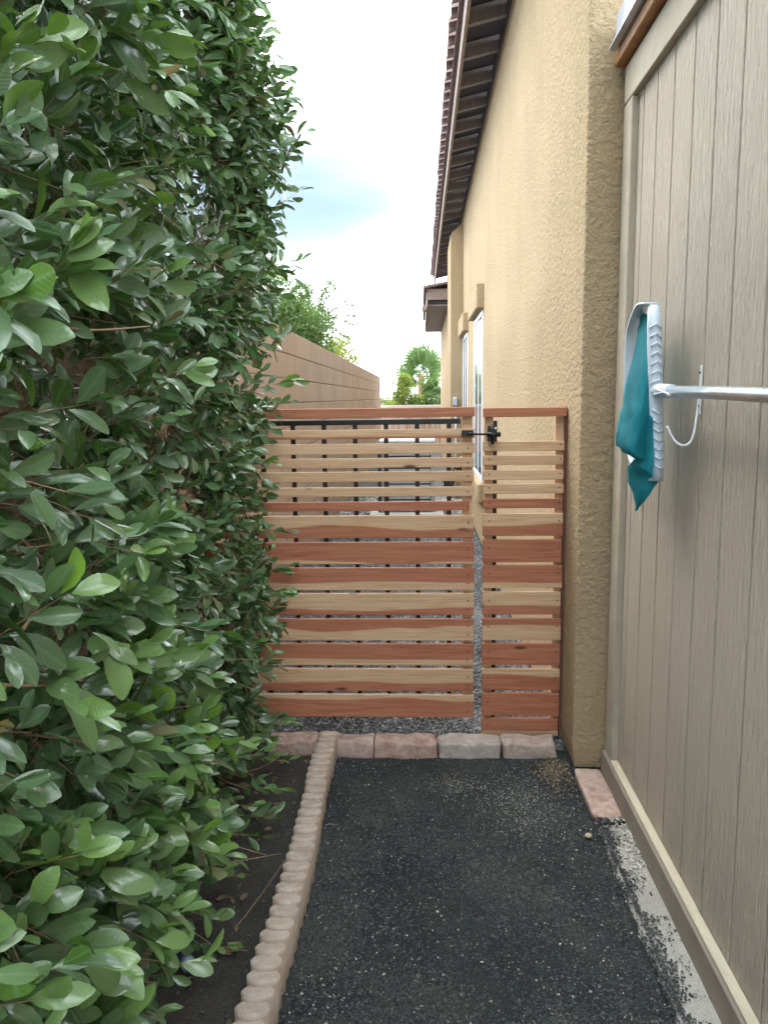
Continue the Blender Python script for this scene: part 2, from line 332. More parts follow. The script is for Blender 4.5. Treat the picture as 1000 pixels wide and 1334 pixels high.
keep = (RNG.uniform(-.8, 1.3, len(x)) > dust*1.0-.35) & ((x < edge_lim) | (RNG.uniform(0, 1, len(x)) < .10))
x, y = x[keep], y[keep]; sz = .0030+.0068*RNG.uniform(0, 1, len(x))**1.5; z = zpath(x, y)+sz*.12 + np.where(x > .6, .014, 0)
chips('dark_gravel_chips', np.stack([x, y, z], -1), sz, M_CHIP)
x, y = scatter(6000, -.36, .6, .9, 1.4); sz = RNG.uniform(.004, .009, len(x)); chips('near_gravel_chips', np.stack([x, y, zpath(x, y)+.001], -1), sz, M_CHIP)
x, y = scatter(16000, -1.08, -.45, 1.2, 3.1); k = (vnoise(x, y, 9, 4)+.6*vnoise(x, y, 2, 11) > .35) | (RNG.uniform(0, 1, len(x)) < .12)
x, y = x[k], y[k]; sz = RNG.uniform(.003, .009, len(x)); chips('bed_gravel_chips', np.stack([x, y, zbed(x, y)+.001], -1), sz, M_CHIP)
x, y = scatter(46000, -1.08, .6, 3.2, 10, 1.5); sz = RNG.uniform(.009, .022, len(x)); chips('side_yard_stones', np.stack([x, y, .004+0*x], -1), sz, M_CHIP2)
x = np.r_[RNG.normal(.36, .09, 1500), RNG.normal(.12, .06, 500)]; y = np.r_[RNG.normal(2.72, .12, 1500), RNG.normal(2.86, .05, 500)]
k = (x < .58) & (y < 3.02); x, y = x[k], y[k]; sz = RNG.uniform(.002, .006, len(x)); chips('pale_dust_grit', np.stack([x, y, zpath(x, y)+.002], -1), sz, M_PEB)
x, y = RNG.normal(.53, .035, 900), RNG.normal(2.98, .07, 900); k = (x < .595) & (y < 3.09); x, y = x[k], y[k]; sz = RNG.uniform(.004, .012, len(x)); chips('rubble_by_corner', np.stack([x, y, zpath(x, y)+.004], -1), sz, M_RUB)
y = RNG.uniform(1.4, 2.6, 2600); x = .618+RNG.exponential(.022, 2600)*(1+1.4*np.clip(vnoise(y, y*2, 1, 6), -.6, 1)); y = y[x < .71]; x = x[x < .71]; sz = RNG.uniform(.003, .010, len(x)); chips('debris_on_footing', np.stack([x, y, .016+0*x], -1), sz, M_CHIP)
x = RNG.uniform(.655, .73, 500); y = RNG.uniform(2.3, 2.85, 500); chips('mortar_crumbs', np.stack([x, y, .016+0*x], -1), RNG.uniform(.005, .014, 500), M_PEB)
x = np.r_[RNG.uniform(.2, .58, 1600), RNG.uniform(-1.05, -.6, 900)]; y = np.r_[RNG.uniform(9.0, 11.5, 1600), RNG.uniform(9.0, 11.5, 900)]
chips('pale_river_pebbles', np.stack([x, y, .02+0*x], -1), RNG.uniform(.03, .08, 2500), M_PEB)

def lump(name, c, dims, mat, parent=None, amp=.15, seg=2, seed=0, sub=3, e=.35):
    """a rough block: subdivided box pulled about by noise"""
    bm = bmesh.new(); bmesh.ops.create_cube(bm, size=1)
    bmesh.ops.bevel(bm, geom=list(bm.edges), offset=.09, segments=2, profile=.5, affect='EDGES')
    bmesh.ops.subdivide_edges(bm, edges=[x for x in bm.edges if x.calc_length() > .3], cuts=sub, use_grid_fill=True)
    for v in bm.verts:
        p = v.co.copy(); q = Vector((p.x*dims[0], p.y*dims[1], p.z*dims[2]))
        nn = noise.noise_vector(q*14 + Vector((seed*7.1, seed*3.3, 0)))
        v.co = q + nn*min(dims)*amp + Vector(c)
    return fin(name, bm, mat, parent, None, True)
# paver at the foot of the shed
PV = lump('flat_paver', (.655, 2.78, .006), (.105, .36, .03), M_STONE, None, .16, seed=21); PV['grey'] = .35; tag(PV, 'flat pinkish paver lying between the stucco corner and the shed trim', 'paver')
pb = bmesh.new(); bmesh.ops.create_icosphere(pb, subdivisions=3, radius=1, matrix=Matrix.Translation((.565, 2.50, .006)) @ Matrix.Diagonal((.013, .010, .008, 1)))
tag(fin('pebble', pb, simple('tan_pebble', (.46, .38, .26), .8, 0, .3), None, None, True), 'single tan pebble on the dark gravel near the shed footing', 'pebble')

# ------------------------------------------------------------------ stone border under the gate
stone_lab = ['reddish border stone half hidden under the hedge, left of the scalloped edging', 'pinkish border stone directly right of the scalloped edging end',
             'long red-brown border stone in the middle of the row under the gate', 'pale grey-topped border stone below the gap beside the gate',
             'brown border stone below the fixed slat panel, next to the stucco corner']
for i, (x0, x1, gr) in enumerate([(-.66, -.455, .25), (-.375, -.215, .45), (-.205, .055, .2), (.068, .325, 1), (.335, .548, .6)]):
    cx = (x0+x1)/2
    s = lump('border_stone', (cx, 3.14, .024), (x1-x0+.006, .10, .074), M_STONE, None, .15, seed=i+1, sub=5)
    s['grey'] = float(gr); tag(s, stone_lab[i], 'stone', 'border stones in a row under the gate')

# ------------------------------------------------------------------ scalloped edging
bm = bmesh.new(); r_ = bmesh.ops.create_cone(bm, cap_ends=True, segments=32, radius1=.040, radius2=.040, depth=.16)
bmesh.ops.bevel(bm, geom=[e for e in bm.edges if all(v.co.z > 0 for v in e.verts)], offset=.003, segments=2, affect='EDGES')
for f in bm.faces: f.smooth = abs(f.normal.z) < .4
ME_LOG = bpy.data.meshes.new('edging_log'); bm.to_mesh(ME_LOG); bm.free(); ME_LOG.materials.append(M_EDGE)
segs = [(3.085, 8, -.401, 'scalloped concrete edging piece at the far end, touching the stone row'), (2.665, 8, -.392, 'scalloped concrete edging piece second from the gate, sitting slightly askew'),
        (2.25, 8, -.389, 'scalloped concrete edging piece halfway along the planting bed'), (1.842, 8, -.397, 'scalloped concrete edging piece nearest the camera at the bottom of the photo'),
        ]
for si, (y0, n, x0, lab) in enumerate(segs):
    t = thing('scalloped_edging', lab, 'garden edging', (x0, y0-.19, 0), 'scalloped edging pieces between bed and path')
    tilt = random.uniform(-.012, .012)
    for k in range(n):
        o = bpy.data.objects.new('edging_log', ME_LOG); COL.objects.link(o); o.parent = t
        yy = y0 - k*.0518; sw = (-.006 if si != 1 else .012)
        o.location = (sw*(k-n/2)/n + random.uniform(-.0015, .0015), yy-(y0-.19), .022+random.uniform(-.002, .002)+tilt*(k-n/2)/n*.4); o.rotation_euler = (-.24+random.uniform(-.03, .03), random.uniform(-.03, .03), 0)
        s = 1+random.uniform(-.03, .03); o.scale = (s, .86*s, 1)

# ------------------------------------------------------------------ house
HX = .603; H = thing('stucco_house', 'tan stucco house with tiled eave and white windows on the right of the passage', 'house', (HX, 2.99, 0))
wall_parts = [(HX+.012, 6, 3.0, 21, .03, 4.06)]
hw = boxes('wall', wall_parts, M_STUCCO, H)
def stucco_skin():
    # displaced stucco skin wrapping the near corner: left face then front face
    st = .0085; r = .012
    prof = []
    for yy in np.arange(4.6, 2.99+r, -st): prof.append((HX, yy, -1, 0))
    for k in range(0, 4):
        a = k*math.pi/6; prof.append((HX+r-r*math.cos(a), 2.99+r-r*math.sin(a), -math.cos(a), -math.sin(a)))
    for xx in np.arange(HX+r+st, 1.1, st): prof.append((xx, 2.99, 0, -1))
    zs = np.arange(.008, 4.06, st); n = len(prof); V = np.zeros((len(zs), n, 3))
    for j, z in enumerate(zs):
        for i, (px, py, nx, ny) in enumerate(prof):
            p = Vector((px, py, z)); w = .75*noise.noise(p*46)+.45*noise.noise(p*97+Vector((3, 8, 1))); w2 = noise.noise(p*150+Vector((5, 1, 2)))
            d = (.0021 if ny < -.5 else .0017)*max(-.35, min(.5, w*1.7)) + .0012*w2
            if z < .08: d -= (.08-z)*.12
            fd = min(1, max(0, (4.6-py)/1.0)); d = d*fd*fd*(3-2*fd)
            V[j, i] = (px+nx*d, py+ny*d, z)
    i = np.arange(len(zs)*n).reshape(len(zs), n)
    F = np.stack([i[:-1, :-1], i[1:, :-1], i[1:, 1:], i[:-1, 1:]], -1).reshape(-1, 4)
    return link('stucco_corner', mesh_np('stucco_corner', V.reshape(-1, 3), F), M_STUCCO, H)
stucco_skin()
box('foundation', (HX+.03, 6, 3.02, 21, -.04, .03), M_MORTAR, H)
box('stucco_wall_face', (HX, HX+.02, 4.6, 21, .03, 4.06), M_STUCCO, H)
box('upper_front_wall', (1.08, 6, 2.991, 3.1, .03, 4.06), M_STUCCO, H)
# pop-out column beyond the windows (sloped top)
bm = bmesh.new()
vv = [(.43, 11.3, .03), (HX+.01, 11.3, .03), (HX+.01, 11.3, 3.93), (.43, 11.3, 3.76), (.43, 12.6, .03), (HX+.01, 12.6, .03), (HX+.01, 12.6, 3.93), (.43, 12.6, 3.76)]
vv = [bm.verts.new(v) for v in vv]
for f in [(0, 1, 2, 3), (5, 4, 7, 6), (4, 0, 3, 7), (3, 2, 6, 7), (1, 5, 6, 2), (4, 5, 1, 0)]: bm.faces.new([vv[i] for i in f])
bmesh.ops.bevel(bm, geom=list(bm.edges), offset=.01, segments=2, affect='EDGES'); fin('chimney_chase', bm, M_STUCCO, H)
box('far_wing_wall', (.53, HX+.005, 15.3, 21, .03, 3.3), M_STUCCO, H)
# windows
def window(y0, y1, z0, z1):
    fx = HX-.012
    fr = boxes('window', [(fx, HX+.03, y0, y0+.05, z0, z1), (fx, HX+.03, y1-.05, y1, z0, z1), (fx, HX+.03, y0+.05, y1-.05, z0, z0+.05), (fx, HX+.03, y0+.05, y1-.05, z1-.05, z1),
                          (fx+.004, HX+.02, (y0+y1)/2-.02, (y0+y1)/2+.02, z0+.05, z1-.05)], M_VINYL, H, .003)
    for a, b in ((y0+.05, (y0+y1)/2-.02), ((y0+y1)/2+.02, y1-.05)): box('pane', (HX-.003, HX+.012, a, b, z0+.05, z1-.05), M_GLASS, fr)
    box('window_header', (HX-.075, HX+.01, y0-.05, y1+.05, z1+.005, z1+.24), M_STUCCO, H, .012)
    if z0 > .3: box('window_sill', (HX-.055, HX+.01, y0-.05, y1+.05, z0-.20, z0-.005), M_STUCCO, H, .015)
window(7.66, 8.86, .66, 2.33); window(10.1, 11.2, .66, 2.32)
mb = box('meter_box', (.46, .52, 11.22, 11.3, 1.38, 1.50), M_METER, H, .008)
tube('meter_conduit', [(.5, 11.26, 1.38), (.5, 11.26, .03)], .014, M_METER, H, 8)
tube('downspout', [(.345, 17.2, 3.9), (.5, 17.2, 3.3)], .03, M_FASCIA, H, 6)
# roof: sloping slab + tiles, fascia, rafters
RF = bpy.data.objects.new('roof', None)
bpy.data.objects.remove(RF)
sl = .22
bm = bmesh.new()
def slab(bm, xa, za, xb, zb, th, y0, y1):
    q = [bm.verts.new(p) for p in ((xa, y0, za), (xb, y0, zb), (xb, y0, zb+th), (xa, y0, za+th), (xa, y1, za), (xb, y1, zb), (xb, y1, zb+th), (xa, y1, za+th))]
    for f in [(0, 1, 2, 3), (5, 4, 7, 6), (4, 0, 3, 7), (3, 2, 6, 7), (1, 5, 6, 2), (4, 5, 1, 0)]: bm.faces.new([q[i] for i in f])
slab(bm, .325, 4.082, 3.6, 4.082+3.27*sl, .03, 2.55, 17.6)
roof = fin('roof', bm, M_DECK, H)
bm = bmesh.new(); slab(bm, .27, 4.114, 3.6, 4.117+3.33*sl, .02, 2.5, 17.65); fin('tile_batten', bm, M_TILE, roof)
# barrel tiles along the eave
def tile_mesh():
    bm = bmesh.new(); n = 7; L = .42; rings = []
    for xx, rr in ((0, .078), (.0, .064)):
        pass
    outer0 = []; outer1 = []; in0 = []; in1 = []
    for k in range(n+1):
        a = math.pi*k/n; c, s = math.cos(a), math.sin(a)
        outer0.append(bm.verts.new((0, c*.085, s*.07))); outer1.append(bm.verts.new((L, c*.07, L*sl+s*.055)))
        in0.append(bm.verts.new((0, c*.07, s*.055))); in1.append(bm.verts.new((L, c*.055, L*sl+s*.04)))
    for k in range(n):
        bm.faces.new((outer0[k], outer1[k], outer1[k+1], outer0[k+1])); bm.faces.new((in0[k], in0[k+1], in1[k+1], in1[k])); bm.faces.new((outer0[k], outer0[k+1], in0[k+1], in0[k]))
    me = bpy.data.meshes.new('roof_tile'); bm.normal_update(); bm.to_mesh(me); bm.free(); me.materials.append(M_TILE); return me
MT = tile_mesh(); ro = origin(roof)
k = 0; yy = 2.62
while yy < 17.6:
    for row in range(2):
        o = bpy.data.objects.new('roof_tile', MT); COL.objects.link(o); o.parent = roof
        o.location = Vector((.222+row*.36+random.uniform(-.008, .008), yy+random.uniform(-.006, .006), 4.135+row*(.36*sl+.018))) - ro; o.rotation_euler = (0, random.uniform(-.03, .01), random.uniform(-.02, .02))
    yy += .215; k += 1
box('fascia', (.305, .33, 2.55, 17.6, 3.95, 4.10), M_FASCIA, H, .003)
ys = [2.95, 3.5, 4.04, 4.57, 5.10, 5.63, 6.16, 6.69, 7.23, 7.77, 8.31, 8.85, 9.38, 9.90, 10.41, 10.92, 11.45, 12.3, 13.2, 14.1, 15, 15.9, 16.8]
for yy in ys:
    bm = bmesh.new(); slab(bm, .33, 3.965, .602, 3.965+.27*sl, .105, yy, yy+.045); fin('rafter', bm, M_RAFTER, H)
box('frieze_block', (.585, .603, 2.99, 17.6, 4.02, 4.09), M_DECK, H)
# lower roof at far wing
LR = box('lower_roof', (.135, .62, 14.9, 14.96, 3.30, 3.50), M_FASCIA, H, .004)
bm = bmesh.new(); 
for k in range(22):
    box_bm((.15, .62, 15.0+k*.27, 15.0+k*.27+.25, 3.20, 3.235), 0, 1, bm)
fin('soffit_boards', bm, M_RAFTER, LR, 'stuff')
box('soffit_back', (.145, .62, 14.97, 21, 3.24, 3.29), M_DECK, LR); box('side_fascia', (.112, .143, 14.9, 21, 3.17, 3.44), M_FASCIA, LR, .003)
bm = bmesh.new(); slab(bm, .06, 3.505, .63, 3.6, .04, 14.8, 21); fin('roof_tile_cover', bm, M_TILE, LR)
tube('gutter_end', [(.08, 14.85, 3.16), (.08, 15.3, 3.16)], .05, M_FASCIA, LR)

# ------------------------------------------------------------------ shed
SH = thing('garden_shed', 'greige shed wall of grooved vertical siding with trim boards at the right edge', 'shed', (.75, 2.96, 0))
box('core', (.768, 2.6, -1.2, 2.94, .02, 2.62), M_SIDING, SH)
gy = [2.905, 2.78, 2.63, 2.46, 2.29, 2.12, 1.95, 1.76, 1.58, 1.41, 1.24, 1.07, .9, .73, .56, .39, .22, .05, -.12, -.3, -.5, -.7, -.9, -1.15]
for a, b in zip(gy, gy[1:]): box('siding_plank', (.745, .766, b+.0045, a-.0045, .06, 2.52), M_SIDING, SH, .0025)
box('corner_trim', (.722, .768, 2.845, 2.955, .104, 2.506), M_TRIM, SH, .003)
box('top_trim', (.722, .768, -1.2, 2.955, 2.51, 2.635), M_TRIM, SH, .003)
box('bottom_trim', (.708, .768, -1.2, 2.955, .004, .104), M_BTRIM, SH, .003)
box('bottom_ledge', (.716, .744, -1.2, 2.84, .1045, .116), mat_trim('sky_highlight_ledge', (.52, .47, .36)), SH, .003)  # top of the bottom trim; sky highlight painted in as a paler colour
sr = box('shed_roof_edge', (.69, 2.7, 2.05, 2.975, 2.645, 2.685), M_ROOFW, SH, .003)
box('dark_roof_edge', (.69, 2.7, -1.3, 2.047, 2.645, 2.685), simple('dark_stained_wood', (.06, .05, .045), .5), sr, .003)
box('drip_edge', (.682, .70, -1.3, 2.94, 2.69, 2.80), M_DRIP, SH, .002)
box('roof_deck', (.70, 2.7, -1.3, 2.94, 2.69, 2.79), M_DARK, SH)
box('drip_lip', (.66, .682, -1.3, 2.94, 2.688, 2.694), M_DRIP, SH)

# ------------------------------------------------------------------ block wall on the left
BW = thing('block_wall', 'long pinkish concrete block wall running away behind the hedge on the left', 'wall', (-1.165, 10, 0))
def block_mesh(L):
    bm = box_bm((-.075, .075, -L/2, L/2, -.096, .096), .004); me = bpy.data.meshes.new('wall_block'); bm.to_mesh(me); bm.free(); me.materials.append(M_BLOCK); return me
MBF, MBH = block_mesh(.392), block_mesh(.192)
bo = origin(BW); rest = []
for r in range(11):
    zc = -.03+r*.2+.0
    yy = -1.0 + (.2 if r % 2 else 0); 
    while yy < 20.7:
        if yy+.39 > 20.75: break
        c = (-1.165+random.uniform(-.0015, .0015), yy+.196, zc)
        if 6.2 < yy < 17.0 and r >= 1: 
            if len([1]) and BW.get('n', 0) < 298:
                BW['n'] = BW.get('n', 0)+1
                o = bpy.data.objects.new('wall_block', MBF); COL.objects.link(o); o.parent = BW; o.location = Vector(c)-bo
            else: rest.append(c)
        else: rest.append(c)
        yy += .4
if 'n' in BW: del BW['n']
bm = bmesh.new()
for c in rest: box_bm((c[0]-.075, c[0]+.075, c[1]-.196, c[1]+.196, c[2]-.096, c[2]+.096), 0, 1, bm)
fin('far_wall_blocks', bm, M_BLOCK, BW, 'stuff')
box('mortar_core', (-1.235, -1.095, -1, 20.6, -.1, 2.05), M_MORTAR, BW)
box('wall_end_pier', (-1.25, -1.075, 20.62, 20.95, -.05, 2.075), M_BLOCK, BW, .006)

# ------------------------------------------------------------------ far plank fence
FF = thing('plank_fence', 'low pale wooden plank fence with white cap closing the far end of the passage', 'fence', (-.3, 21.5, 0))
xx = -2.0
while xx < 2.2:
    box('fence_plank', (xx, xx+.135, 21.5, 21.52, 0, 1.22+random.uniform(-.01, .01)), M_PLANK, FF, .003); xx += .145
box('fence_cap', (-2.0, 2.2, 21.46, 21.56, 1.235, 1.30), M_WHITEWOOD, FF, .004)
for xp in (-1.3, .2, 1.7): box('fence_post', (xp, xp+.09, 21.525, 21.61, 0, 1.23), M_PLANK, FF)

# ------------------------------------------------------------------ air conditioner
AC = thing('ac_condenser', 'grey air conditioning condenser on a pale pad behind the gate', 'air conditioner', (-.18, 9.9, 0))
box('cabinet', (-.50, .15, 9.75, 10.4, .07, .93), M_HVAC, AC, .01)
box('top_cover', (-.53, .18, 9.72, 10.45, .94, .985), simple('pale_cover', (.66, .68, .70), .4), AC, .012)
for z in np.arange(.13, .88, .05): box('louvre', (-.46, .11, 9.735, 9.748, z, z+.032), M_HVAC, AC, .003)
box('louvre_shadow_panel', (-.47, .12, 9.7485, 9.7495, .11, .90), M_DARK, AC)
box('corner_post', (-.545, -.505, 9.71, 9.76, .07, .935), M_DARK, AC, .004)
box('pad', (-.65, .28, 9.6, 10.6, .0, .06), M_PAD, AC, .008)
tube('refrigerant_line', [(.15, 9.8, .50), (.24, 9.75, .56), (.32, 9.7, .40), (.36, 9.8, .33), (.45, 9.9, .60), (.55, 9.95, .62), (.6, 9.95, .5)], .022, M_BLACK, AC, 8)
tube('power_whip', [(.15, 9.8, .34), (.25, 9.72, .32), (.33, 9.7, .48), (.42, 9.8, .62), (.52, 9.9, .58)], .016, M_BLACK, AC, 8)

# ------------------------------------------------------------------ gate and fixed panel
def board(name, x0, x1, zt, zb, parent, sap=0., low=0., wave=.05, y0=3.245, th=.02, off=None, warp=0):
    """one board whose own origin is its centre, so its grain and sapwood are laid out along it"""
    cx, cz = (x0+x1)/2, (zt+zb)/2; bm = box_bm((x0-cx, x1-cx, 0, th, zb-cz, zt-cz), .0018)
    me = bpy.data.meshes.new(name); bm.to_mesh(me); bm.free(); me.materials.append(M_WOOD)
    o = bpy.data.objects.new(name, me); COL.objects.link(o); o.parent = parent; o.location = Vector((cx, y0+random.uniform(-.0015, .0015), cz))-origin(parent)
    o.rotation_euler = (random.uniform(-.006, .006), random.uniform(-.0012, .0012)+warp, 0)
    o['off'] = random.uniform(-40, 40) if off is None else float(off); hz = (zt-zb)
    o['sap_edge'] = float(sap*hz); o['sap_low'] = float(low); o['wave'] = float(wave); return o
RED = (2., 0.); PALE = (-2., 0.)
def z_of(py, px=500):
    import_ = 0
    d = Vector(((px-500)/1010, -(py-667)/1010, -1)); d = Matrix(R) @ d
    return 1.5 + d.z*(3.245/d.y)
G = thing('slatted_gate', 'wide wooden gate leaf of horizontal redwood slats over a black metal frame', 'gate', (-.3, 3.27, .1))
GL, GR = -.93, .221
def sapargs(kind):   # boundary as share of height from centre, low flag
    return kind
rail = [(531, 544, 2., 0)]
left = [(559.5, 571.5, -.25, 0, .01), (578, 591.5, -2, 0, .02), (597, 609.5, -2, 0, .02), (614.5, 627.5, -2, 0, .02), (635, 647, -2, 0, .02), (654, 665.5, 2, 0, .02),
        (672, 701, -.02, 0, .07), (706.5, 735, -.38, 1, .07), (740, 769, -.12, 1, .03), (773.5, 801.5, -.22, 0, .05), (806.5, 834.5, -.02, 1, .10), (839, 867, -.18, 1, .03), (872, 900.5, -.12, 0, .06), (905.5, 934, .25, 0, .06)]
for i, (a, b, s, lo, wv) in enumerate(left):
    board('slat', GL, (GR if i != 5 else GR-.02) + random.uniform(-.002, .002), z_of(a), z_of(b), G, s, lo, wv)
board('top_rail', GL, GR, z_of(531.5), z_of(544), G, 2, 0, .02, 3.238, .04)
board('stile', .172, .214, z_of(544)-.001, .13, G, -2, 0, .02, 3.267, .035)
sb = bmesh.new()
def screw(x, py):
    bmesh.ops.create_cone(sb, cap_ends=True, segments=8, radius1=.0032, radius2=.0032, depth=.003, matrix=Matrix.Translation((x, 3.2425, z_of(py))) @ Matrix.Rotation(math.pi/2, 4, 'X'))
for i, (a, b, *_) in enumerate(left):
    if i >= 6: screw(.196, a+9); screw(.194, a+20)
    else: screw(.194, (a+b)/2)
fin('screw_heads', sb, M_SCREW, G, 'stuff')
# black metal frame behind
MFR = box('metal_frame', (-.95, .166, 3.305, 3.33, z_of(549.6)-.014, z_of(545)-.006), M_BLACK, G, .002)
box('bottom_rail', (-.95, .16, 3.305, 3.33, .16, .185), M_BLACK, MFR)
px = [-.946, -.813, -.680, -.5476, -.4142, -.2813, -.149, -.0171, .1176]
for x in px: box('picket', (x-.0095, x+.0095, 3.308, 3.327, .186, z_of(549.6)-.0145), M_BLACK, MFR, .001)
P2 = thing('fixed_slat_panel', 'narrow fixed panel of redwood slats between the gate and the stucco wall', 'fence panel', (.43, 3.27, 0))
right = [(575, 587.5, -2, 0, .02), (593.3, 605.8, -2, 0, .02), (612.6, 625, -2, 0, .02), (630.3, 643, -2, 0, .02), (650, 662, 2, 0, .02),
         (669, 698, .0, 0, .05), (703, 732.5, 2, 0, .05), (736.5, 766, -.28, 1, .02), (771, 800.6, -.10, 0, .03), (805.6, 834, .15, 1, .05), (838.5, 866.5, 2, 0, .05), (871.5, 899, .22, 0, .05), (903, 932, 2, 0, .05), (936, 958, -.2, 1, .01)]
for a, b, s, lo, wv in right: board('slat', .257, .590+random.uniform(-.002, .002), z_of(a, 680), z_of(b, 680), P2, s, lo, wv, y0=3.243)
board('top_rail', .257, .597, z_of(531, 680), z_of(543, 680), P2, 2, 0, .02, 3.238, .04)
def post(x0, x1, zt, zb, y0, th=.038):
    o = board('post', x0, x1, zt, zb, P2, -2, 0, .02, y0, th); return o
post(.264, .300, z_of(543, 680)-.001, .03, 3.266); post(.557, .592, z_of(543, 680)-.001, .03, 3.266)
box('end_batten', (.592, .600, 3.246, 3.30, .02, 1.455), simple('dark_batten', (.16, .06, .04), .7), P2)
box('metal_post', (.303, .3205, 3.305, 3.33, .0, 1.40), M_BLACK, P2, .002)
sb = bmesh.new()
for i, (a, b, *_) in enumerate(right):
    for x in (.283, .575): screw(x, (a+b)/2-(4 if b-a > 20 else 0)); 
fin('screw_heads', sb, M_SCREW, P2, 'stuff')
# latch
zc = z_of(564, 625)
LT = thing('gate_latch', 'black metal gate latch whose bar bridges the gap at the top of the gate', 'latch', (.24, 3.235, zc))
box('strike_plate', (.168, .215, 3.229, 3.243, zc-.012, zc+.012), M_BLACK, LT, .002)
tube('latch_bar', [(.19, 3.226, zc-.002), (.24, 3.222, zc-.004), (.30, 3.222, zc-.007)], .0045, M_BLACK, LT, 8)
box('latch_body', (.274, .312, 3.226, 3.2425, zc-.036, zc+.030), M_BLACK, LT, .003)
tube('latch_pivot', [(.270, 3.218, zc-.006), (.326, 3.218, zc-.006)], .010, M_BLACK, LT, 10)
tube('latch_arm', [(.293, 3.217, zc+.035), (.293, 3.215, zc-.045)], .006, M_BLACK, LT, 8)
for a in (.280, .306):
    for b in (-.026, .020): tube('bolt_head', [(a, 3.2255, zc+b), (a, 3.2215, zc+b)], .0045, M_WIRE if (a > .3 and b > 0) else M_SCREW, LT, 8)
tube('strike_screw', [(.203, 3.2285, zc), (.203, 3.2265, zc)], .0035, M_WIRE, LT, 8)

# ------------------------------------------------------------------ skimmer net, pole and wall hook
SN = thing('pool_skimmer_net', 'teal pool skimmer net with pale blue frame on a long aluminium pole', 'skimmer net', (.67, 2.2, 1.5))
_R = Matrix(R)
def at0(px, py, y):
    d = _R @ Vector(((px-500)/1010, -(py-667)/1010, -1)); return Vector((0, 0, 1.5)) + d*(y/d.y)
T_, B_ = at0(851, 397, 2.25), at0(856, 626, 2.235)
def lerp(a, b, t): return a+(b-a)*t
# back rail: thick bumper
ax = (B_-T_).normalized(); side = Vector((.0, -1, 0)); side = (side-ax*side.dot(ax)).normalized(); up = ax.cross(side)
def rail_box(p0, p1, w, d, mat, name, parent, bev=.004, n=8):
    bm = bmesh.new(); rings = []
    a = (p1-p0).normalized(); s = Vector((1, 0, 0)); s = (s-a*s.dot(a)).normalized(); u = a.cross(s)
    for i in range(n+1):
        t = i/n; p = lerp(p0, p1, t); q = 1-.25*(abs(t-.5)*2)**6
        rings.append([bm.verts.new(p+s*w*q*x+u*d*y) for x, y in ((-.5, -.5), (.5, -.5), (.5, .5), (-.5, .5))])
    for r0, r1 in zip(rings, rings[1:]):
        for k in range(4): bm.faces.new((r0[k], r0[(k+1) % 4], r1[(k+1) % 4], r1[k]))
    bm.faces.new(rings[0][::-1]); bm.faces.new(rings[-1]); bmesh.ops.recalc_face_normals(bm, faces=bm.faces)
    bmesh.ops.bevel(bm, geom=list(bm.edges), offset=bev, segments=2, affect='EDGES', clamp_overlap=True)
    return fin(name, bm, mat, parent, None, True)
FRAME = rail_box(T_, B_, .038, .020, M_NETFRAME, 'frame_rail', SN)
for k in range(7): 
    p = lerp(T_, B_, .13+k*.052); q = lerp(T_, B_, .115+k*.052)
    tube('rib', [p+Vector((-.015, -.012, 0)), q+Vector((.002, -.017, .004)), p+Vector((.016, -.011, -.002))], .0032, M_NETFRAME, FRAME, 6)
for k in range(7):
    p = lerp(T_, B_, .60+k*.052)
    tube('rib', [p+Vector((-.016, -.012, .006)), p+Vector((0, -.017, -.006)), p+Vector((.015, -.011, -.004))], .0032, M_NETFRAME, FRAME, 6)
RG = [T_+Vector((-.005, .0, .004)), Vector((.655, 2.39, 1.76)), Vector((.663, 2.50, 1.715)), Vector((.665, 2.535, 1.66)), Vector((.668, 2.545, 1.50)), Vector((.670, 2.525, 1.36)), Vector((.672, 2.46, 1.29)), Vector((.673, 2.32, 1.25)), B_+Vector((0, 0, .004))]
bm = bmesh.new()
def ribbon(bm, pts, hw, th):
    rings = []
    for i, p in enumerate(pts):
        t = (pts[min(i+1, len(pts)-1)]-pts[max(i-1, 0)]).normalized(); X = Vector((1, 0, 0)); u = t.cross(X).normalized()
        rings.append([bm.verts.new(p+X*hw*a+u*th*b) for a, b in ((-1, -1), (1, -1), (1, 1), (-1, 1))])
    for r0, r1 in zip(rings, rings[1:]):
        for k in range(4): bm.faces.new((r0[k], r0[(k+1) % 4], r1[(k+1) % 4], r1[k]))
    bm.faces.new(rings[0][::-1]); bm.faces.new(rings[-1]); bmesh.ops.recalc_face_normals(bm, faces=bm.faces)
def smooth_path(P, n=5):
    P = [Vector(p) for p in P]; out = []
    for i in range(len(P)-1):
        a, b, c, d = P[max(i-1, 0)], P[i], P[i+1], P[min(i+2, len(P)-1)]
        for k in range(n):
            t = k/n; out.append(.5*((2*b)+(-a+c)*t+(2*a-5*b+4*c-d)*t*t+(-a+3*b-3*c+d)*t**3))
    return out+[P[-1]]
ribbon(bm, smooth_path(RG, 4), .020, .003); fin('frame_hoop', bm, M_NETFRAME, SN, None, True)
sock = lerp(T_, B_, .52)
tube('pole', [(.668, 2.175, 1.508), (.672, 1.8, 1.502), (.690, -1.0, 1.43)], .0155, M_ALU, SN, 24)
tube('pole_socket', [(.660, 2.29, 1.512), (.664, 2.22, 1.510), (.668, 2.13, 1.508)], [.017, .0205, .0185], M_NETFRAME, SN, 20)
for dz in (-.012, .010): tube('lock_clip', smooth_path([(.645, 2.21, 1.512+dz), (.64, 2.17, 1.508+dz*.6), (.648, 2.12, 1.505), (.668, 2.10, 1.487)], 3), .003, M_WIRE, SN, 6)
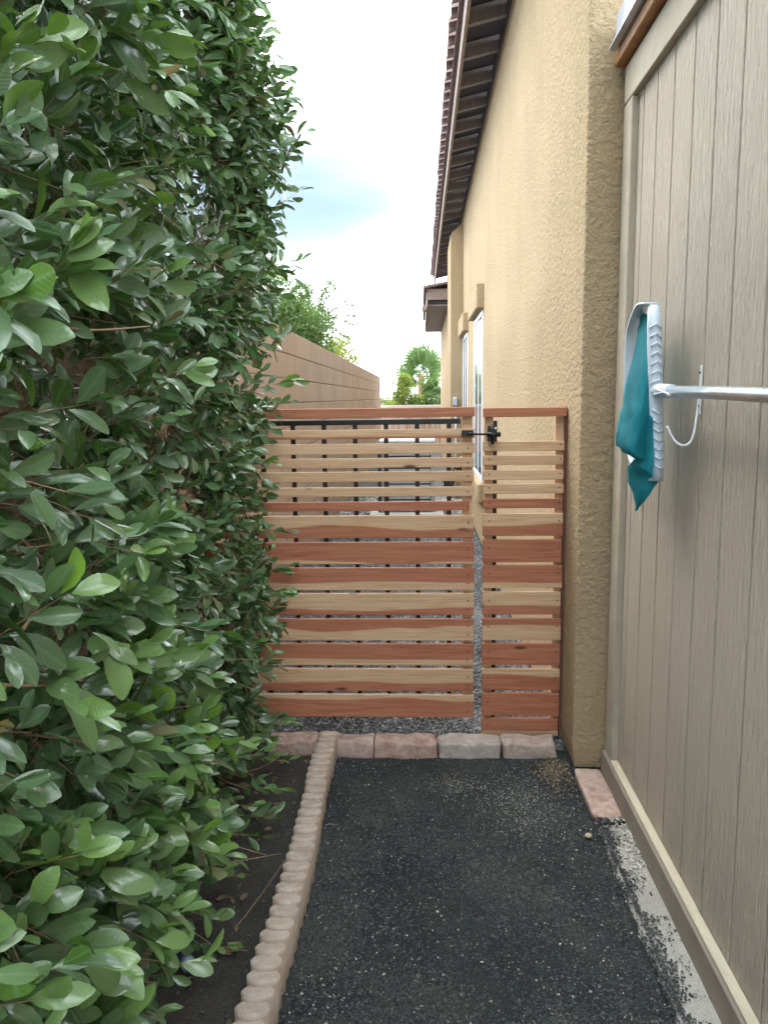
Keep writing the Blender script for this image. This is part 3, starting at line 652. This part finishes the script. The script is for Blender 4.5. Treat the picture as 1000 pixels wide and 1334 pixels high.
# bag: hand laid panels, subdivided and creased with noise
def cloth(name, rows, parent):
    """rows of equal length = a patch of control points, refined with splines"""
    rr = [smooth_path(r, 6) for r in rows]; cols = list(zip(*rr)); cols = [smooth_path(c, 6) for c in cols]
    bm = bmesh.new(); g = [[bm.verts.new(p + noise.noise_vector(Vector(p)*38)*.0045 + noise.noise_vector(Vector(p)*12)*.006) for p in c] for c in cols]
    for i in range(len(g)-1):
        for j in range(len(g[0])-1): bm.faces.new((g[i][j], g[i+1][j], g[i+1][j+1], g[i][j+1]))
    r = bmesh.ops.solidify(bm, geom=list(bm.faces), thickness=.0015); bmesh.ops.recalc_face_normals(bm, faces=bm.faces)
    return fin(name, bm, M_CLOTH, parent, None, True)
CR = Matrix(R)
def at(px, py, y):
    d = CR @ Vector(((px-500)/1010, -(py-667)/1010, -1)); return Vector((0, 0, 1.5)) + d*(y/d.y)
cloth('net_bag', [[at(833, 409, 2.47), at(841, 408, 2.41), at(849, 412, 2.30)],
                  [at(825, 455, 2.46), at(838, 458, 2.31), at(850, 460, 2.27)],
                  [at(813, 510, 2.45), at(830, 514, 2.25), at(850, 510, 2.26)],
                  [at(805, 550, 2.44), at(824, 556, 2.23), at(850, 550, 2.25)],
                  [at(801, 577, 2.44), at(818, 590, 2.22), at(845, 585, 2.25)],
                  [at(806, 583, 2.46), at(836, 600, 2.25), at(846, 598, 2.25)]], SN)
cloth('net_bag_fold', [[at(838, 540, 2.26), at(846, 542, 2.235), at(851, 545, 2.22)], [at(834, 590, 2.25), at(843, 595, 2.22), at(850, 600, 2.21)],
                       [at(822, 602, 2.29), at(838, 612, 2.22), at(849, 620, 2.21)], [at(817, 610, 2.31), at(830, 617, 2.27), at(847, 618, 2.22)]], SN)
cloth('net_bag_tail', [[at(818, 606, 2.34), at(832, 612, 2.28), at(855, 622, 2.25)], [at(818, 628, 2.36), at(834, 634, 2.27), at(853, 632, 2.26)],
                       [at(823, 648, 2.35), at(833, 650, 2.28), at(845, 645, 2.27)], [at(829, 667, 2.33), at(831, 666, 2.31), at(834, 660, 2.30)]], SN)
HK = thing('wire_wall_hook', 'white wire hook screwed to the shed siding behind the pole', 'hook', (.735, 1.99, 1.45))
box('hook_strap', (.738, .743, 2.115, 2.125, 1.445, 1.575), M_WIRE, HK, .001)
tube('hook_wire', smooth_path([(.738, 2.12, 1.50), (.733, 2.12, 1.44), (.718, 2.10, 1.385), (.70, 2.10, 1.365), (.68, 2.12, 1.375), (.663, 2.14, 1.415)], 5), .0032, M_WIRE, HK, 8)
for z in (1.556, 1.468): tube('hook_screw', [(.738, 2.12, z), (.735, 2.12, z)], .003, M_SCREW, HK, 8)

# ------------------------------------------------------------------ leaves
def leaf_template(st):
    """st: list of (t, halfwidth); returns verts, tris, uv. Length 1 along x, width along y, normal z"""
    V = []; U = []; rows = []
    for t, w in st:
        zc = -.20*t*t+.02
        if w < .01: rows.append([len(V)]); V.append((t, 0, zc)); U.append((.5, t))
        else:
            rows.append([len(V), len(V)+1, len(V)+2])
            V += [(t, -w, zc+.32*w), (t, 0, zc), (t, w, zc+.32*w)]; U += [(.5-w, t), (.5, t), (.5+w, t)]
    F = []
    for a, b in zip(rows, rows[1:]):
        if len(a) == 1: F += [(a[0], b[1], b[0]), (a[0], b[2], b[1])]
        elif len(b) == 1: F += [(a[0], a[1], b[0]), (a[1], a[2], b[0])]
        else:
            for k in (0, 1): F += [(a[k], a[k+1], b[k+1]), (a[k], b[k+1], b[k])]
    return np.array(V, float), np.array(F), np.array(U, float)
LT_LO = leaf_template([(0, 0), (.20, .13), (.50, .235), (.80, .205), (.95, .10), (1, 0)])
LT_HI = leaf_template([(0, 0), (.10, .05), (.25, .145), (.42, .215), (.62, .25), (.80, .215), (.92, .13), (.975, .06), (1, 0)])
LT_S = leaf_template([(0, 0), (.5, .2), (1, 0)])
def unit(a): return a/np.maximum(1e-9, np.linalg.norm(a, axis=-1, keepdims=True))
def leaf_frames(D, N):
    X = unit(D); Y = unit(np.cross(N, X)); Z = np.cross(X, Y); return np.stack([X, Y, Z], -1)      # columns
def leaf_mesh(name, tpl, P, Fm, L, rnd, young, wid=None):
    V0, F0, U0 = tpl; n = len(P); T = np.repeat(V0[None], n, 0)
    if wid is not None: T[..., 1] *= wid[:, None]
    curl = RNG.normal(1, .9, n); T[..., 2] = T[..., 2]*1.0 + (curl[:, None]-1)*-.12*T[..., 0]**2
    V = np.einsum('nij,nkj->nki', Fm, T)*L[:, None, None]+P[:, None]
    k = len(V0); F = (F0[None]+(np.arange(n)*k)[:, None, None]).reshape(-1, 3)
    return mesh_np(name, V.reshape(-1, 3), F, {'rnd': np.repeat(rnd, k), 'young': np.repeat(young, k)}, np.tile(U0, (n, 1)), True)

def face_x(y, z):
    b = np.interp(y, [-.5, .5, .9, 1.4, 2.0, 3.3], [-.43, -.45, -.48, -.54, -.585, -.59])
    b = b + .060*vnoise(y, z, 1.0, 3.2) + .045*vnoise(y, z, 4.0, 9) + .10*np.exp(-((z-2.35)/.6)**2)*np.clip((y-2.2)*1.2, 0, 1)
    b = b - np.clip(.42-z, 0, 1)*np.interp(y, [.5, 1.7, 2.3, 3.2], [.25, .50, .38, .05])
    b = b - np.clip(z-2.8, 0, 2)*.14
    return b
HEDGE = thing('ficus_hedge', 'tall glossy dark green ficus hedge filling the left side of the passage', 'hedge', (-.85, 1.8, 0))
ho = origin(HEDGE)
# twigs
def make_twigs(n, depth_scale, zmin=.12, zmax=3.9, ymin=.30, ymax=3.18):
    y = RNG.uniform(ymin, ymax, n); z = RNG.uniform(zmin, zmax, n); dep = RNG.exponential(depth_scale, n)
    dens = vnoise(y, z, 2.0, 4.5)+.5*vnoise(y, z, 6.0, 9)
    keep = dens*1.5 + RNG.uniform(-.50, .9, n) + np.where(z > 2.2, .35, 0) > 0
    y, z, dep = y[keep], z[keep], dep[keep]; n = len(y)
    x = face_x(y, z)-dep-.10; x = np.maximum(x, -1.06)
    near_end = np.clip((y-2.85)/.35, 0, 1)
    D = np.stack([RNG.normal(.65, .35, n), RNG.normal(.0, .6, n)+.25*near_end-.1, RNG.normal(.2, .75, n)], -1); D = unit(D)
    return np.stack([x, y, z], -1), D
def leaves_on(B, D, Lt, nl, size, ypr, spread=1.0, yscale=1.0):
    """returns arrays for all leaves on twigs"""
    P = []; DD = []; NN = []; LL = []; YY = []
    n = len(B)
    up = np.array([0, 0, 1.0]); S1 = unit(np.cross(D, up+RNG.normal(0, .3, (n, 3)))); S2 = np.cross(D, S1)
    yt = (RNG.uniform(0, 1, n) < ypr)
    for k in range(nl):
        f = .25+.78*(k/(nl-1)) if nl > 1 else 1
        a = k*2.4+RNG.uniform(-.5, .5, n)+RNG.uniform(0, 6.28)
        side = S1*np.cos(a)[:, None]*1.1+S2*np.sin(a)[:, None]*.55
        d = unit(D*(.45+.5*f)+side*spread*(.95-.35*f)+RNG.normal(0, .30, (n, 3))+np.array([.08, -.05, -.12]))
        droop = D*(Lt*f)[:, None]+np.array([0, 0, -.25])*((Lt*f)**2)[:, None]
        p = B+droop+d*.008
        nn = up*RNG.uniform(.3, 1.1, n)[:, None]+np.array([.45, -.35, 0])+RNG.normal(0, .70, (n, 3))
        nn = nn-d*np.sum(nn*d, -1, keepdims=True); nn = unit(nn)
        s = size*RNG.uniform(.72, 1.22, n)*(1-.25*(f > .9)); 
        yg = np.where(yt, np.clip((f-.30)*1.5, 0, 1)*RNG.uniform(.5, 1, n), RNG.uniform(0, .08, n)*(1+3*(f > .9)))
        ok = RNG.uniform(0, 1, n) < .9
        P.append(p[ok]); DD.append(d[ok]); NN.append(nn[ok]); LL.append(s[ok]); YY.append(yg[ok])
    return [np.concatenate(a) for a in (P, DD, NN, LL, YY)]
B1, D1 = make_twigs(6300, .045); L1 = RNG.uniform(.08, .20, len(B1))
B2, D2 = make_twigs(3800, .20); L2 = RNG.uniform(.08, .20, len(B2))
# long shoots breaking the outline: edge of the far end, low branches above the bed, near bulge
SB = []; SD = []; SL = []
for (px_, py_, yv, dx, dz, ln) in [(362, 268, 3.1, .8, .5, .22), (352, 175, 3.1, .7, .7, .22), (360, 345, 3.0, .9, .1, .2), (355, 500, 3.1, .8, .2, .2), (350, 690, 3.0, .8, .0, .18), (350, 770, 3.0, .8, .1, .14),
        (352, 940, 2.8, .8, .1, .16), (340, 985, 2.7, .9, .1, .22), (330, 1020, 2.6, .9, .0, .2), (320, 960, 2.7, .9, .2, .2), (300, 1080, 2.3, .9, .1, .22), (270, 1130, 2.1, .9, .1, .24), (250, 1180, 2.0, .8, -.05, .2),
        (300, 1040, 2.5, .9, -.1, .2), (235, 1215, 1.9, .8, -.1, .14), (330, 60, 3.0, .6, .7, .2), (310, 20, 3.0, .5, .8, .2), (345, 120, 3.05, .7, .5, .18), (330, 1060, 2.45, .9, .1, .14)]:
    SB.append(at(px_, py_, yv)-Vector((dx, 0, dz)).normalized()*ln*.55); SD.append(Vector((dx, -.15, dz)).normalized()); SL.append(ln)
for k in range(260):     # near branches reaching towards the path, at the left edge of view
    yy = random.uniform(.70, 1.7); zz = random.choice([random.uniform(.45, 1.25), random.uniform(.5, 1.15), random.uniform(1.5, 2.5)])
    SB.append(Vector((face_x(np.array(yy), np.array(zz))-.05, yy, zz))); SD.append(Vector((.7, -.5+random.uniform(-.5, .5), random.uniform(-.1, .6))).normalized()); SL.append(random.uniform(.10, .2))
Bx, Dx = make_twigs(4600, .16, 1.7, 3.9, 1.2, 3.18); B2 = np.concatenate([B2, Bx]); D2 = np.concatenate([D2, Dx]); L2 = RNG.uniform(.08, .20, len(B2))
B3 = np.array(SB); D3 = unit(np.array(SD)); L3 = np.array(SL)
sets = [leaves_on(B1, D1, L1, 8, .060, .12), leaves_on(B2, D2, L2, 7, .058, .02), leaves_on(B3, D3, L3, 9, .066, .6)]
top = B1[:, 2] > 2.5
P = np.concatenate([s[0] for s in sets]); D = np.concatenate([s[1] for s in sets]); N = np.concatenate([s[2] for s in sets]); L = np.concatenate([s[3] for s in sets]); Y = np.concatenate([s[4] for s in sets])
# younger, paler growth towards the top of the hedge
tp = (P[:, 2] > 2.5) & (RNG.uniform(0, 1, len(P)) < np.clip((P[:, 2]-2.0)*.35, 0, .5)); Y[tp] = RNG.uniform(.3, 1, tp.sum())
k = (P[:, 1] < 3.22) & (P[:, 2] > .02) & (P[:, 0] > -1.08); P, D, N, L, Y = P[k], D[k], N[k], L[k], Y[k]
RR = RNG.uniform(0, 1, len(P)); FM = leaf_frames(D, N); WD = RNG.uniform(.68, 1.05, len(P))
# the 298 leaves that show largest become objects of their own
Rn = np.array(R); cv = (P+FM[:, :, 0]*L[:, None]*.5-np.array([0, 0, 1.5])) @ Rn
pxx = 500+1010*cv[:, 0]/-cv[:, 2]; pyy = 667-1010*cv[:, 1]/-cv[:, 2]; dist = -cv[:, 2]
vis = (pxx > 5) & (pxx < 400) & (pyy > 5) & (pyy < 1330) & (dist > .3)
outer = P[:, 0] > face_x(P[:, 1], P[:, 2])-.02
fac = np.abs(np.sum(FM[:, :, 2]*unit(P-np.array([0, 0, 1.5])), -1))
score = np.where(vis & outer, L*L*fac/dist**2, -1); near_k = (np.linalg.norm(P-np.array([0, 0, 1.5]), axis=1) > .50)
P, D, N, L, Y, RR, FM, WD, score = [a[near_k] for a in (P, D, N, L, Y, RR, FM, WD, score)]
idx = np.argsort(-score)[:298]; mask = np.zeros(len(P), bool); mask[idx] = True
fol = leaf_mesh('foliage', LT_LO, P[~mask], FM[~mask], L[~mask], RR[~mask], Y[~mask], WD[~mask])
link('foliage', fol, M_LEAF, HEDGE, 'stuff')
LM = []
for v in range(12):
    V0, F0, U0 = LT_HI; V = V0.copy(); cu = [-.25, 0, .15, .3][v % 4]; V[:, 2] -= cu*V[:, 0]**2; V[:, 1] += .05*np.sin(V[:, 0]*3+v); V[:, 1] *= [.95, .78, 1.02, .86][v % 4 if v < 8 else (v+1) % 4]
    V[:, 2] += .02*np.sin(V[:, 0]*11+v)*np.abs(V[:, 1])*4
    yg = [0, 0, .05, .45, 0, .1, .8, 0, .15, .3, 0, .05][v]
    me = mesh_np('leaf', V, F0, {'rnd': np.full(len(V), (v*.37) % 1), 'young': np.full(len(V), yg)}, U0, True); me.materials.append(M_LEAF); LM.append((yg, me))
for i in idx:
    c = [m for m in LM if abs(m[0]-Y[i]) < .22] or [LM[6]]
    o = bpy.data.objects.new('leaf', random.choice(c)[1]); COL.objects.link(o); o.parent = HEDGE
    M = Matrix([list(r) for r in FM[i]]).to_4x4(); M = Matrix.Translation(Vector(P[i])-ho) @ M @ Matrix.Scale(float(L[i]), 4); o.matrix_basis = M
# twig stems
def stems(name, B, D, L, r0, parent, mat):
    n = len(B); ts = np.array([0, .5, 1.0]); up = np.array([0, 0, 1.0]); S1 = unit(np.cross(D, up+.01)); S2 = np.cross(D, S1); V = []
    for t in ts:
        c = B+D*(L*t)[:, None]+np.array([0, 0, -.25])*((L*t)**2)[:, None]
        for a in (0, 2.094, 4.189): V.append(c+(S1*math.cos(a)+S2*math.sin(a))*(r0*(1-.65*t)))
    V = np.stack(V, 1).reshape(-1, 3); F = []
    for r in range(2):
        for k in range(3): F.append((r*3+k, r*3+(k+1) % 3, r*3+3+(k+1) % 3, r*3+3+k))
    F = (np.array(F)[None]+(np.arange(n)*9)[:, None, None]).reshape(-1, 4)
    return link(name, mesh_np(name, V, F), mat, parent, 'stuff')
Ba = np.concatenate([B1, B2, B3]); Da = np.concatenate([D1, D2, D3]); La = np.concatenate([L1, L2, L3])
stems('twigs', Ba, Da, La, .0016, HEDGE, M_TWIG)
# bare interior twigs
n = 2600; bb = np.stack([RNG.uniform(-1.05, -.72, n), RNG.uniform(.5, 3.1, n), RNG.uniform(.0, 3.6, n)], -1)
stems('inner_twigs', bb, unit(RNG.normal(0, 1, (n, 3))+np.array([.5, 0, .6])), RNG.uniform(.1, .35, n), .0022, HEDGE, M_TWIG)
# trunks and limbs
for ty in (.55, 1.05, 1.5, 2.0, 2.45, 2.9):
    tx = random.uniform(-.93, -.86); pts = [(tx, ty, -.03)]
    for s in range(1, 9): pts.append((tx+random.uniform(-.05, .05), ty+random.uniform(-.06, .06), s*.45))
    tube('trunk', smooth_path(pts, 3), [.026*(1-.6*i/24) for i in range(25)], M_BRANCH, HEDGE, 7)
bm = bmesh.new()
for k in range(150):
    y0 = random.uniform(.5, 3.0); z0 = random.uniform(.03, 3.3); p = Vector((-.9, y0, z0)); pts = [p]; d = Vector((random.uniform(.4, 1), random.uniform(-.7, .7), random.uniform(-.05, .9))).normalized()
    for s in range(4):
        d = (d+Vector((random.uniform(-.3, .3),)*1+(random.uniform(-.35, .35), random.uniform(-.3, .3)))).normalized(); p = p+d*.085; pts.append(p)
    tube_bm(bm, pts, [.006, .005, .004, .003, .002], 5)
fin('limbs', bm, M_BRANCH, HEDGE, 'stuff')
bm = bmesh.new()                       # thin bare shoots low down, over the bed
for (a, b, c) in [((235, 1240, 1.95), (300, 1215, 2.0), (372, 1120, 2.2)), ((260, 1130, 2.1), (320, 1120, 2.2), (366, 1112, 2.3)), ((200, 1260, 1.85), (235, 1180, 2.0), (285, 1130, 2.1)), ((210, 1270, 1.8), (240, 1250, 1.9), (300, 1235, 1.95)),
                  ((180, 1240, 1.75), (215, 1215, 1.9), (245, 1150, 2.0)), ((190, 1280, 1.75), (215, 1278, 1.78), (255, 1272, 1.8)), ((290, 1010, 2.6), (340, 1000, 2.75), (378, 975, 2.85)), ((20, 412, 1.0), (110, 430, 1.15), (195, 425, 1.3)),
                  ((0, 360, .9), (60, 355, 1.0), (118, 322, 1.1)), ((0, 892, .85), (60, 893, .95), (110, 886, 1.05)), ((30, 820, .9), (50, 790, .95), (58, 760, 1.0))]:
    tube_bm(bm, smooth_path([at(*a), at(*b), at(*c)], 4), [.0026-.00018*i for i in range(9)], 6)
fin('bare_shoots', bm, M_TWIG, HEDGE, 'stuff')
# weathered stake, hose, litter under the hedge
tag(box('wooden_stake', (-.955, -.915, 2.28, 2.32, -.02, .42), M_STAKE, None, .004), 'short weathered wooden stake standing inside the hedge base', 'stake')
HS = thing('corrugated_hose', 'dark blue corrugated hose end with grey collar lying on the soil', 'hose', (-.66, 1.85, .03))
p0, p1 = at(207, 1232, 1.93), at(252, 1278, 1.80); p0.z = max(p0.z, .05); p1.z = .035
n = 26; tube('hose', [lerp(p0, p1, i/n*.8) for i in range(n+1)], [.0165+.0025*(i % 2) for i in range(n+1)], M_PIPE, HS, 12)
tube('collar', [lerp(p0, p1, .8), lerp(p0, p1, .93)], .019, M_PIPEG, HS, 12); tube('hose_end', [lerp(p0, p1, .93), lerp(p0, p1, 1.06)], [.017, .0155], M_PIPE, HS, 12)
def sprig(name, lab, c, n, seed, mat=M_LEAF, yv=.9):
    rg = np.random.default_rng(seed); Pp = np.array([c])+rg.uniform(-1, 1, (n, 3))*np.array([.045, .02, .004]); Dd = unit(rg.normal(0, 1, (n, 3))*np.array([1, .6, .15])); Nn = unit(rg.normal(0, .25, (n, 3))+np.array([0, -.2, 1]))
    t = thing(name, lab, 'leaf litter', tuple(c))
    for i in range(n):
        me = leaf_mesh('fallen_leaf', LT_HI, Pp[i:i+1], leaf_frames(Dd[i:i+1], Nn[i:i+1]), rg.uniform(.022, .036, 1), np.array([.8]), np.array([yv])); link('fallen_leaf', me, mat, t)
    tube('sprig_stem', [tuple(Vector(c)+Vector((-.05, .01, 0))), tuple(Vector(c)+Vector((0, -.004, .004))), tuple(Vector(c)+Vector((.05, -.008, 0)))], .0012, M_TWIG, t, 5)
c = at(300, 1240, 1.9); sprig('fallen_sprig', 'small yellow-green leafy sprig lying on the bare soil', (c.x, c.y, .018), 7, 4)
n = 110; lx, ly = RNG.uniform(-1.0, -.45, n), RNG.uniform(1.4, 3.05, n); lp = np.stack([lx, ly, zbed(lx, ly)+.004], -1)
me = leaf_mesh('leaf_litter', LT_LO, lp, leaf_frames(unit(RNG.normal(0, 1, (n, 3))*np.array([1, 1, .1])), unit(RNG.normal(0, .3, (n, 3))+np.array([0, 0, 1]))), RNG.uniform(.015, .04, n), RNG.uniform(0, 1, n), RNG.uniform(0, .3, n))
link('leaf_litter', me, M_LITTER, None, 'stuff')

# ------------------------------------------------------------------ trees and bushes beyond
def bush(name, lab, cat, c, rad, n, ls, mat, base_z=0., seed=1, group=None, young=.2, trunks=5, clumps=26):
    rg = np.random.default_rng(seed); t = thing(name, lab, cat, (c[0], c[1], base_z), group); c = np.array(c); rad = np.array(rad)
    cc = unit(rg.normal(0, 1, (clumps, 3)))*rg.uniform(.35, .95, (clumps, 1))*rad+c; cr = rg.uniform(.16, .38, clumps)*rad.mean()
    ci = rg.integers(0, clumps, n); d = unit(rg.normal(0, 1, (n, 3))); P_ = cc[ci]+d*(cr[ci]*rg.uniform(.3, 1.15, n)**.6)[:, None]
    D_ = unit(d*.6+rg.normal(0, .5, (n, 3))+np.array([0, 0, .5])); N_ = unit(d*.5+np.array([0, 0, .6])+rg.normal(0, .5, (n, 3)))
    me = leaf_mesh('foliage', LT_S, P_, leaf_frames(D_, N_), rg.uniform(.6, 1.3, n)*ls, rg.uniform(0, 1, n), np.clip(rg.normal(young, .25, n), 0, 1)); link('foliage', me, mat, t, 'stuff')
    for k in range(trunks):
        a = Vector((c[0]+rg.uniform(-.1, .1), c[1]+rg.uniform(-.1, .1), base_z)); b = Vector(cc[k % clumps]); m = lerp(a, b, .5)+Vector((rg.uniform(-.1, .1), rg.uniform(-.1, .1), .1))
        tube('trunk', smooth_path([a, m, b], 3), [.035, .031, .027, .023, .019, .015, .010], M_BRANCH, t, 6)
    return t
tr = bush('tall_shrub', 'tall dense green shrub rising behind the block wall beside the hedge', 'shrub', (-1.85, 11.0, 2.35), (.62, .8, .80), 26000, .055, M_LEAFB, 0, 3, None, .25, 8, 44)
bush('tall_shrub', 'lower grey-green shrub with wispy shoots behind the block wall, right of the tall one', 'shrub', (-1.62, 12.5, 2.1), (.42, .8, .8), 12000, .055, M_LEAFB, 0, 5, None, .05, 5, 26)
# wispy shoots
wz = thing('wispy_shoots', 'thin arching shoots leaning out over the block wall toward the sky', 'shrub', (-1.45, 12.4, 2.0)); sh = []
for k, (ex, ey) in enumerate([(458, 395), (462, 412), (440, 372), (430, 368), (452, 440), (470, 425), (425, 378)]):
    a = at(415, 440, 12.4); b = at(ex, ey, 12.4+random.uniform(-.3, .3)); m = lerp(a, b, .5)+Vector((-.05, 0, .15)); pth = smooth_path([a, m, b], 5)
    tube('shoot', pth, .006, M_BRANCH, wz, 5); q = np.array([list(p) for p in pth[3:] for _ in range(7)]); nq = len(q); q += RNG.normal(0, .03, q.shape)
    me = leaf_mesh('shoot_leaves', LT_S, q, leaf_frames(unit(RNG.normal(0, 1, (nq, 3))), unit(RNG.normal(0, 1, (nq, 3)))), RNG.uniform(.05, .09, nq), RNG.uniform(0, 1, nq), RNG.uniform(0, .3, nq)); link('shoot_leaves', me, M_LEAFB, wz, 'stuff')
bush('yellow_shrub', 'bright yellow-green shrub poking above the block wall near its far end', 'shrub', (-1.50, 14.0, 2.15), (.40, .9, .48), 4200, .06, M_LEAFY, 0, 8, None, .6, 5, 26)
bush('yellow_shrub', 'bright yellow-green bush in front of the palm, left of its trunk', 'shrub', (-.48, 24.2, 1.55), (.46, .5, .72), 8000, .075, M_LEAFY, 0, 9, None, .3, 5, 24)
bush('round_bush', 'mid green bush under the palm right beside the yellow one', 'shrub', (.18, 24.6, 1.42), (.60, .5, .72), 11000, .075, M_LEAFB, 0, 12, None, .35, 5, 26)
bush('round_bush', 'small pale-speckled bush by the far corner of the house', 'shrub', (.82, 24.0, 1.2), (.26, .3, .6), 3500, .06, M_LEAFB, 0, 14, None, .7, 3, 14)
bush('round_bush', 'distant low pale yellow bush between the block wall end and the palm', 'shrub', (-1.55, 34, 1.2), (.55, .5, .4), 1500, .09, M_LEAFY, 0, 16, None, .5, 3, 14)
PT = thing('fan_palm', 'fan palm with a round crown of stiff fronds at the far end of the passage', 'palm tree', (-.12, 26.5, 0))
tube('trunk', [(-.02, 26.5, 0), (0, 26.5, 1.2), (.02, 26.5, 2.3)], [.13, .11, .10], M_STAKE, PT, 10)
def frond_mesh(seed):
    rg = random.Random(seed); V = []; F = []; U = []; n = 20
    for k in range(n):
        a = math.radians(-125+250*k/(n-1)); l = .56*(1-.25*abs(a)/2.2)*rg.uniform(.9, 1.08); w = .021; ca, sa = math.cos(a), math.sin(a)
        base = .34; b0 = len(V)
        for t, ww in ((.0, .2), (.55, 1), (.8, .6), (1, 0)):
            x = base+l*t*ca; yq = l*t*sa; z = -.12*(t**2)*l - .05*abs(sa)
            V += [(x-sa*w*ww, yq+ca*w*ww, z), (x+sa*w*ww, yq-ca*w*ww, z)]; U += [(.7, t), (.3, t)]
        for r in range(3): F.append((b0+r*2, b0+r*2+1, b0+r*2+3, b0+r*2+2))
    b0 = len(V); V += [(0, -.012, 0), (0, .012, 0), (base, .010, 0), (base, -.010, 0)]; U += [(.5, 0)]*4; F.append((b0, b0+1, b0+2, b0+3))
    me = mesh_np('frond', np.array(V), np.array(F), {'rnd': np.full(len(V), rg.random()), 'young': np.full(len(V), rg.uniform(0, .5))}, np.array(U), False); me.materials.append(M_PALM); return me
FR = [frond_mesh(i) for i in range(6)]; po = origin(PT)
for k in range(38):
    el = random.uniform(-.55, 1.5); az = k*2.399+random.uniform(-.2, .2)
    o = bpy.data.objects.new('frond', FR[k % 6]); COL.objects.link(o); o.parent = PT; o.location = Vector((.02+.06*math.cos(az), 26.5+.06*math.sin(az), 2.25+el*.12))-po
    o.rotation_euler = (random.choice([-1, 1])*random.uniform(.6, 1.5), -el, az); s = random.uniform(1.0, 1.22); o.scale = (s, s, s)
print('tris', sum(len(o.data.loop_triangles) if False else len(o.data.polygons) for o in bpy.data.objects if o.type == 'MESH'), 'objs', len(bpy.data.objects), 'leaves', len(P))
